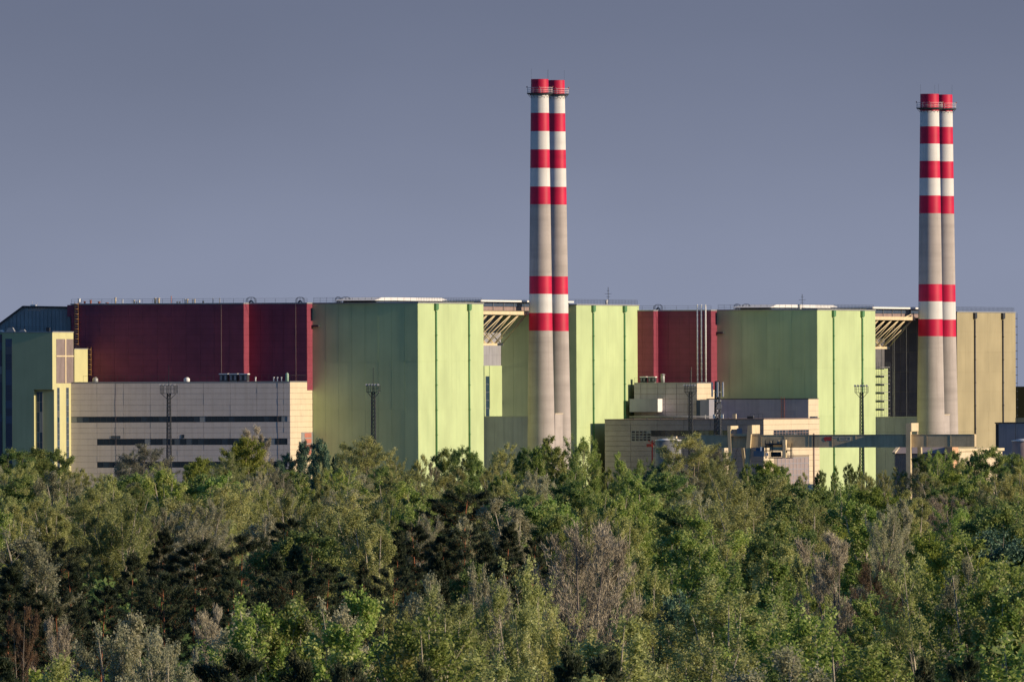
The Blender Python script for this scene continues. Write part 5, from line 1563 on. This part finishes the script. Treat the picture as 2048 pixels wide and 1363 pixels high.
# trees told apart in the photograph: (x, y of the top, kind, variant, distance, width)
for a in [
    (20, 897, 'deep', 0, 4300, 1.1), (75, 893, 'deep', 1, 4350, 1.2), (120, 897, 'deep', 0, 4400, 1.0), (165, 938, 'olive', 0, 4200, 1), (48, 925, 'brown', 1, 4150, .8),
    (282, 888, 'grey', 0, 4380, 1.18), (252, 905, 'grey', 1, 4400, .8), (330, 925, 'brown', 1, 4330, .8),
    (403, 912, 'lime', 1, 4300, 1.0), (380, 925, 'deep', 1, 4350, .7), (482, 874, 'lime', 0, 4200, 1.0), (505, 853, 'bare', 1, 4350, .9), (530, 868, 'bare', 1, 4400, .7), (455, 905, 'olive', 1, 4150, 1.1), (520, 925, 'olive', 0, 4050, 1.1),
    (606, 878, 'blue', 1, 4450, .62), (642, 874, 'blue', 1, 4430, .62), (578, 905, 'blue', 0, 4450, .6), (672, 905, 'blue', 1, 4430, .5), (560, 918, 'blue', 1, 4400, .6),
    (742, 872, 'brown', 0, 4250, 1.08), (700, 890, 'brown', 1, 4280, .7), (790, 905, 'olive', 1, 4300, .8), (835, 910, 'olive', 0, 4250, .8), (868, 925, 'silver', 0, 4250, .8),
    (893, 896, 'deep', 0, 4350, .8), (930, 890, 'deep', 1, 4320, .8), (960, 905, 'green', 1, 4350, .8), (1003, 888, 'brown', 1, 4300, .75), (985, 925, 'olive', 0, 4200, .9),
    (1048, 892, 'deep', 1, 4330, .7), (1075, 884, 'green', 0, 4300, .9), (1122, 872, 'green', 1, 4280, .95), (1165, 868, 'green', 2, 4260, .85), (1188, 905, 'green', 1, 4280, .8), (1100, 890, 'deep', 0, 4340, .8),
    (1247, 905, 'green', 1, 4350, .75), (1285, 915, 'green', 2, 4330, .75), (1215, 935, 'green', 0, 4250, .8),
    (1385, 866, 'brown', 0, 4300, 1.15), (1420, 885, 'grey', 1, 4330, .9), (1335, 915, 'deep', 1, 4350, .9), (1445, 905, 'brown', 1, 4230, .8), (1310, 930, 'blue', 1, 4300, .8),
    (1540, 920, 'lime', 0, 4200, .95), (1568, 930, 'deep', 1, 4230, .8), (1512, 938, 'deep', 0, 4270, .8), (1492, 925, 'deep', 1, 4400, .45), (1600, 945, 'olive', 0, 4250, .8),
    (1640, 938, 'deep', 1, 4330, .6), (1668, 932, 'green', 1, 4350, .6), (1700, 925, 'deep', 1, 4340, .5), (1722, 930, 'green', 1, 4330, .6), (1770, 940, 'olive', 1, 4250, .9), (1800, 935, 'brown', 1, 4350, .7), (1740, 945, 'olive', 0, 4200, .8),
    (1846, 905, 'deep', 1, 4350, .8), (1878, 896, 'green', 2, 4300, .8), (1905, 900, 'deep', 0, 4330, .6), (1925, 915, 'brown', 1, 4300, .7), (1950, 898, 'deep', 1, 4280, .55), (1990, 893, 'deep', 0, 4250, 1.0), (2035, 905, 'deep', 1, 4280, .9), (2010, 930, 'deep', 1, 4150, .9),
    (310, 940, 'green', 2, 3700, 1), (350, 965, 'deep', 0, 3450, 1), (60, 950, 'deep', 0, 3500, 1.3), (130, 985, 'green', 2, 3200, 1.1), (15, 1030, 'green', 2, 2900, 1), (620, 955, 'green', 1, 3500, 1), (680, 930, 'green', 2, 3600, .9), (350, 1010, 'silver', 0, 2650, 1.1), (410, 1000, 'silver', 1, 2650, 1.1), (310, 1018, 'silver', 0, 2600, .9), (840, 1030, 'silver', 1, 2550, 1.0), (930, 1035, 'silver', 0, 2500, 1.0), (700, 960, 'olive', 1, 3300, 1.2), (645, 970, 'olive', 0, 3200, 1.1),
    (1100, 1008, 'pine', 2, 2700, .45),
    (385, 1083, 'pine', 0, 1960, 1.12), (455, 1130, 'pine', 1, 1880, .8), (75, 1085, 'pine', 2, 1930, 1.1), (150, 1120, 'pine', 0, 1900, .9), (10, 1130, 'pine', 1, 1800, 1.1), (260, 1110, 'pine', 1, 2050, 1.0), (200, 1175, 'pine', 0, 1750, .9),
    (560, 1040, 'pine', 0, 2300, 1.1), (640, 1060, 'pine', 2, 2250, 1.1), (835, 1045, 'pine', 0, 2300, 1.1), (745, 1075, 'pine', 1, 2200, 1.0), (925, 1060, 'pine', 2, 2250, 1.0), (1010, 1050, 'pine', 1, 2280, 1.0), (1120, 1030, 'deep', 0, 2450, .9),
    (700, 1065, 'pine', 0, 2260, 1.0), (480, 1075, 'pine', 2, 2150, 1.0), (320, 1060, 'pine', 1, 2200, .9), (790, 1075, 'pine', 1, 2180, .9), (880, 1068, 'pine', 0, 2250, .9), (965, 1080, 'pine', 1, 2200, .9), (1060, 1075, 'pine', 0, 2200, .8), (600, 1095, 'pine', 1, 2080, 1.0), (730, 1125, 'pine', 1, 1950, .55), (590, 1150, 'pine', 2, 1840, 1.0), (780, 1140, 'pine', 2, 1880, .9), (470, 1160, 'pine', 0, 1800, .8), (330, 1150, 'pine', 2, 1800, .9), (60, 1170, 'pine', 1, 1720, 1.0), (120, 1190, 'pine', 2, 1660, .9), (540, 1110, 'pine', 1, 2000, .9), (650, 1130, 'pine', 0, 1950, 1), (865, 1110, 'pine', 1, 2050, .9), (1000, 1120, 'pine', 0, 1950, .9), (950, 1120, 'deep', 1, 1950, .8),
    (1160, 1040, 'bare', 0, 1500, .95), (1225, 1060, 'bare', 1, 1510, .75), (1070, 1120, 'olive', 1, 1480, .8), (1290, 1110, 'olive', 0, 1520, .8),
    (1672, 1068, 'bare', 1, 1750, 1.0), (1640, 1100, 'olive', 0, 1760, .7), (1755, 1120, 'rust', 0, 1750, .8), (1500, 1010, 'olive', 1, 2300, 1.3), (1430, 960, 'olive', 0, 3000, 1.2), (1440, 1000, 'olive', 1, 2550, 1.2),
    (1850, 1060, 'lime', 1, 2050, .9), (1900, 1075, 'lime', 0, 2000, .8), (2020, 1010, 'deep', 0, 2300, 1.2), (1980, 1060, 'blue', 0, 2050, 1.1), (1350, 1180, 'blue', 1, 1500, .7), (1800, 1000, 'silver', 0, 2500, .8), (1770, 1010, 'silver', 1, 2450, .8),
    (538, 1192, 'green', 2, 1330, 1.0), (598, 1200, 'green', 0, 1330, 1.0), (650, 1186, 'green', 1, 1310, 1.0), (700, 1200, 'silver', 1, 1330, .8), (835, 1155, 'silver', 0, 1400, .7), (945, 1135, 'silver', 1, 1420, .55), (985, 1165, 'silver', 0, 1400, .55), (755, 1200, 'olive', 0, 1350, 1.0), (880, 1180, 'olive', 1, 1350, 1.1), (1045, 1180, 'olive', 0, 1300, .8), (1090, 1225, 'olive', 1, 1250, .8),
    (245, 1250, 'silver', 1, 1240, .8), (290, 1235, 'silver', 0, 1240, .9), (325, 1260, 'silver', 1, 1230, .7), (40, 1215, 'rust', 1, 1500, .6), (110, 1240, 'bare', 1, 1450, .7), (420, 1215, 'bare', 1, 1500, .7),
    (1840, 1115, 'olive', 1, 1550, .8), (1905, 1120, 'silver', 0, 1500, .6), (1955, 1120, 'green', 2, 1480, 1.0), (2015, 1150, 'green', 0, 1400, 1.1), (1600, 1215, 'green', 2, 1280, 1.1), (1530, 1120, 'green', 1, 1550, 1.0),
    (95, 1322, 'lime', 1, 1090, .8), (170, 1318, 'olive', 0, 1080, .8), (1140, 1305, 'pine', 1, 1100, .7), (1210, 1310, 'pine', 0, 1090, .8), (605, 1318, 'pine', 1, 1080, .8), (1860, 1328, 'pine', 1, 1070, .6), (1905, 1318, 'pine', 0, 1080, .6), (690, 1335, 'pine', 2, 1060, .5), (860, 1335, 'pine', 1, 1060, .5),
]:
    plant(a[0], a[1], a[2], a[3], d=a[4], wide=a[5])
NAMED = list(TREES)

def pick(x, y):
    r = random.random()
    def w(*pairs):
        acc = 0
        for k, p in pairs:
            acc += p
            if r < acc: return k
        return pairs[0][0]
    if y < 985:
        if x < 1150: return w(('olive', .36), ('green', .20), ('deep', .12), ('silver', .10), ('brown', .12), ('bare', .01), ('lime', .07))
        return w(('green', .34), ('olive', .26), ('deep', .18), ('brown', .10), ('silver', .06), ('lime', .06))
    if y < 1060:
        if x < 950: return w(('olive', .42), ('silver', .14), ('green', .24), ('bare', .02), ('brown', .06), ('deep', .06), ('pine', .04))
        return w(('green', .40), ('olive', .28), ('deep', .16), ('silver', .06), ('bare', .02), ('lime', .05))
    if y < 1190:
        if x < 1030: return w(('pine', .70), ('deep', .10), ('bare', .04), ('silver', .06), ('rust', .02))
        return w(('green', .42), ('olive', .26), ('deep', .20), ('bare', .01), ('pine', .06), ('rust', .03))
    if x < 430: return w(('pine', .32), ('silver', .18), ('rust', .04), ('olive', .15), ('green', .15))
    if x < 1000: return w(('green', .42), ('olive', .34), ('silver', .08), ('deep', .16))
    if x < 1400: return w(('olive', .60), ('bare', .03), ('green', .20), ('deep', .10))
    return w(('green', .50), ('deep', .22), ('olive', .18), ('silver', .05), ('bare', .02))

for y in (934, 952, 970, 990, 1012, 1036, 1062, 1092, 1125, 1160, 1200, 1245, 1295, 1350, 1400):
    step = max(54, (y - 760) * 0.36)
    x = -30 + random.uniform(0, step)
    while x < 2090:
        yy = y + random.uniform(-0.06, 0.06) * (y - 700)
        d_est = FPX * 16.5 / (yy - HORIZON)
        ppm_ = FPX / d_est
        ok = True
        # keep the clearings that show in the photograph
        if 400 < x < 1060 and 1062 < yy < 1200: ok = False
        if x < 480 and 1062 < yy < 1235: ok = False
        if 1030 < x < 1320 and 1030 < yy < 1200: ok = False
        if 1600 < x < 1790 and 1060 < yy < 1180: ok = False
        if yy < 930: yy = 930 + random.uniform(0, 8)
        for (nx, ny, nd, nh, nk, nv, nw) in NAMED:
            if abs(nx - x) < 1.6 * ppm_ * 1.2 and abs(ny - yy) < 1.0 * ppm_: ok = False; break
        if ok: plant(x, yy, pick(x, yy), random.randrange(3), h=random.uniform(10.5, 15.5), wide=random.uniform(1.05, 1.45))
        x += step * random.uniform(0.75, 1.25)

COLS = [(105, 'below the stair tower'), (230, 'below beige building left end'), (340, 'around first light mast'), (470, 'below beige building middle'), (600, 'below beige building right end'),
        (720, 'below left green front'), (836, 'below left green corner'), (967, 'below left sunlit green side'), (1060, 'below left cream truss'), (1145, 'below the left stacks'),
        (1280, 'below narrow green block'), (1400, 'below tan building'), (1500, 'below telecom tower'), (1640, 'below crane trolley'), (1760, 'below right green block'), (1850, 'below right crane leg'), (1950, 'below olive block'), (9999, 'near right edge')]
ROWS = [(915, 'on the skyline'), (945, 'beneath the skyline'), (985, 'in farthest rows'), (1035, 'in far rows'), (1095, 'in middle rows'), (1170, 'in nearer rows'), (1260, 'in near rows'), (1340, 'low in foreground'), (9999, 'at bottom edge')]
def where(px, py):
    return next(t for lim, t in ROWS if py < lim) + ' ' + next(t for lim, t in COLS if px < lim)
from collections import defaultdict
groups = defaultdict(list)
for i, T in enumerate(TREES):
    groups[KINDS[T[4]][4] + '|' + where(T[0], T[1])].append(i)
LABEL = {}
for key, idx in groups.items():
    look, place = key.split('|')
    idx.sort(key=lambda i: TREES[i][0])
    n = len(idx)
    for k, i in enumerate(idx):
        if n == 1: lab = look + ' ' + place
        elif n == 2: lab = ('left hand ', 'right hand ')[k] + look + ' ' + place
        elif n == 3: lab = ('leftmost ', 'middle ', 'rightmost ')[k] + look + ' ' + place
        else: lab = ORD[k] + ' from left, ' + look + ' ' + place
        LABEL[i] = lab
for i, (px, py, d, h, kind, v, wide) in enumerate(TREES):
    nm, shape, lm, bm, look = KINDS[kind]
    tm, cm = get_mesh(kind, v)
    root = bpy.data.objects.new(nm, None); COL.objects.link(root)
    root.location = (sX(px, d, py + 40), d, 0)
    s = h / 14.2
    root.scale = (s * wide, s * wide, s)
    root.rotation_euler = (0, 0, random.uniform(0, 6.283))
    root['label'] = LABEL[i]; root['category'] = 'tree'; root['group'] = {'pine_tree': 'dark pines in the wood', 'poplar_tree': 'green poplars in the wood', 'leafing_tree': 'olive trees coming into leaf', 'silver_poplar': 'silver poplars in the wood', 'bare_tree': 'bare trees in the wood', 'round_tree': 'round brownish trees', 'willow_tree': 'grey willows', 'broadleaf_tree': 'dense broadleaf trees'}[nm]
    for nme, me in (('trunk', tm), ('crown', cm)):
        o = bpy.data.objects.new(nme, me); COL.objects.link(o); o.parent = root
print('TREES', len(TREES))

# ------------------------------------------------------------------ undergrowth between the trunks
g = np.random.default_rng(5)
NB, KQ = 4200, 46
dd = 1000 + (4480 - 1000) * g.uniform(0, 1, NB) ** 0.8
xx = (g.uniform(-40, 2088, NB) - 1024) * dd / FPX
rr = g.uniform(0.9, 2.2, NB); hh = g.uniform(1.2, 4.0, NB)
th = g.uniform(0, 2 * np.pi, (NB, KQ)); u = g.uniform(0, 1, (NB, KQ)) ** 0.5; zq = g.uniform(0.02, 1, (NB, KQ))
C = np.stack([xx[:, None] + rr[:, None] * u * np.cos(th) * (1.05 - 0.6 * zq), dd[:, None] + rr[:, None] * u * np.sin(th) * (1.05 - 0.6 * zq), zq * hh[:, None]], -1).reshape(-1, 3)
N = len(C)
a = g.normal(0, 1, (N, 3)); a /= np.linalg.norm(a, axis=1)[:, None]
b = np.cross(a, g.normal(0, 1, (N, 3))); b /= np.linalg.norm(b, axis=1)[:, None]
sz = g.uniform(0.25, 0.55, N)[:, None]
V = np.empty((N, 4, 3), np.float32)
V[:, 0], V[:, 1], V[:, 2], V[:, 3] = C - a * sz, C + b * sz * 0.6, C + a * sz, C - b * sz * 0.6
V[:, :, 2] = np.maximum(V[:, :, 2], 0.01)
tn = np.repeat(np.clip(np.repeat(g.normal(0.35, 0.15, NB), KQ) + g.normal(0, 0.12, N), 0, 1), 4).astype(np.float32)
ug = bpy.data.objects.new('undergrowth', crown_mesh('undergrowth', V.reshape(-1, 3), tn, L_DEEP))
COL.objects.link(ug)
ug['kind'] = 'stuff'; ug['label'] = 'dark shrubs and undergrowth between the trees of the wood'; ug['category'] = 'undergrowth'

# ------------------------------------------------------------------ the wood going on to both sides, beyond what the photograph shows
parts_v, parts_t = [], []
for k in range(520):
    side = -1 if k % 2 else 1
    d = 1000 + 3400 * g.uniform() ** 0.8
    half = 1024 * d / FPX
    x = side * (half + g.uniform(4, 95))
    key = [('poplar', 0), ('poplar', 2), ('twiggy', 1), ('dense', 0), ('dense', 1), ('round', 0)][int(g.integers(0, 6))]
    Vc, tc = LIB[key][1]
    nq = len(Vc) // 4
    pick_ = g.integers(0, nq, 420)
    Q = Vc.reshape(nq, 4, 3)[pick_].copy()
    cen = Q.mean(axis=1, keepdims=True)
    Q = cen + (Q - cen) * 4.2
    sc = g.uniform(0.85, 1.1); a_ = g.uniform(0, 6.28)
    ca, sa = math.cos(a_), math.sin(a_)
    R3 = np.array([[ca, -sa, 0], [sa, ca, 0], [0, 0, 1]])
    Q = (Q @ R3.T) * sc + np.array([x, d, 0])
    parts_v.append(Q.reshape(-1, 3)); parts_t.append(np.repeat(np.clip(tc.reshape(nq, 4)[pick_, 0], 0, 1), 4))
wd = bpy.data.objects.new('woodland', crown_mesh('woodland', np.concatenate(parts_v).astype(np.float32), np.concatenate(parts_t).astype(np.float32), L_GREEN))
COL.objects.link(wd)
wd['kind'] = 'stuff'; wd['label'] = 'mixed green wood stretching on beside the trees in view'; wd['category'] = 'woodland'
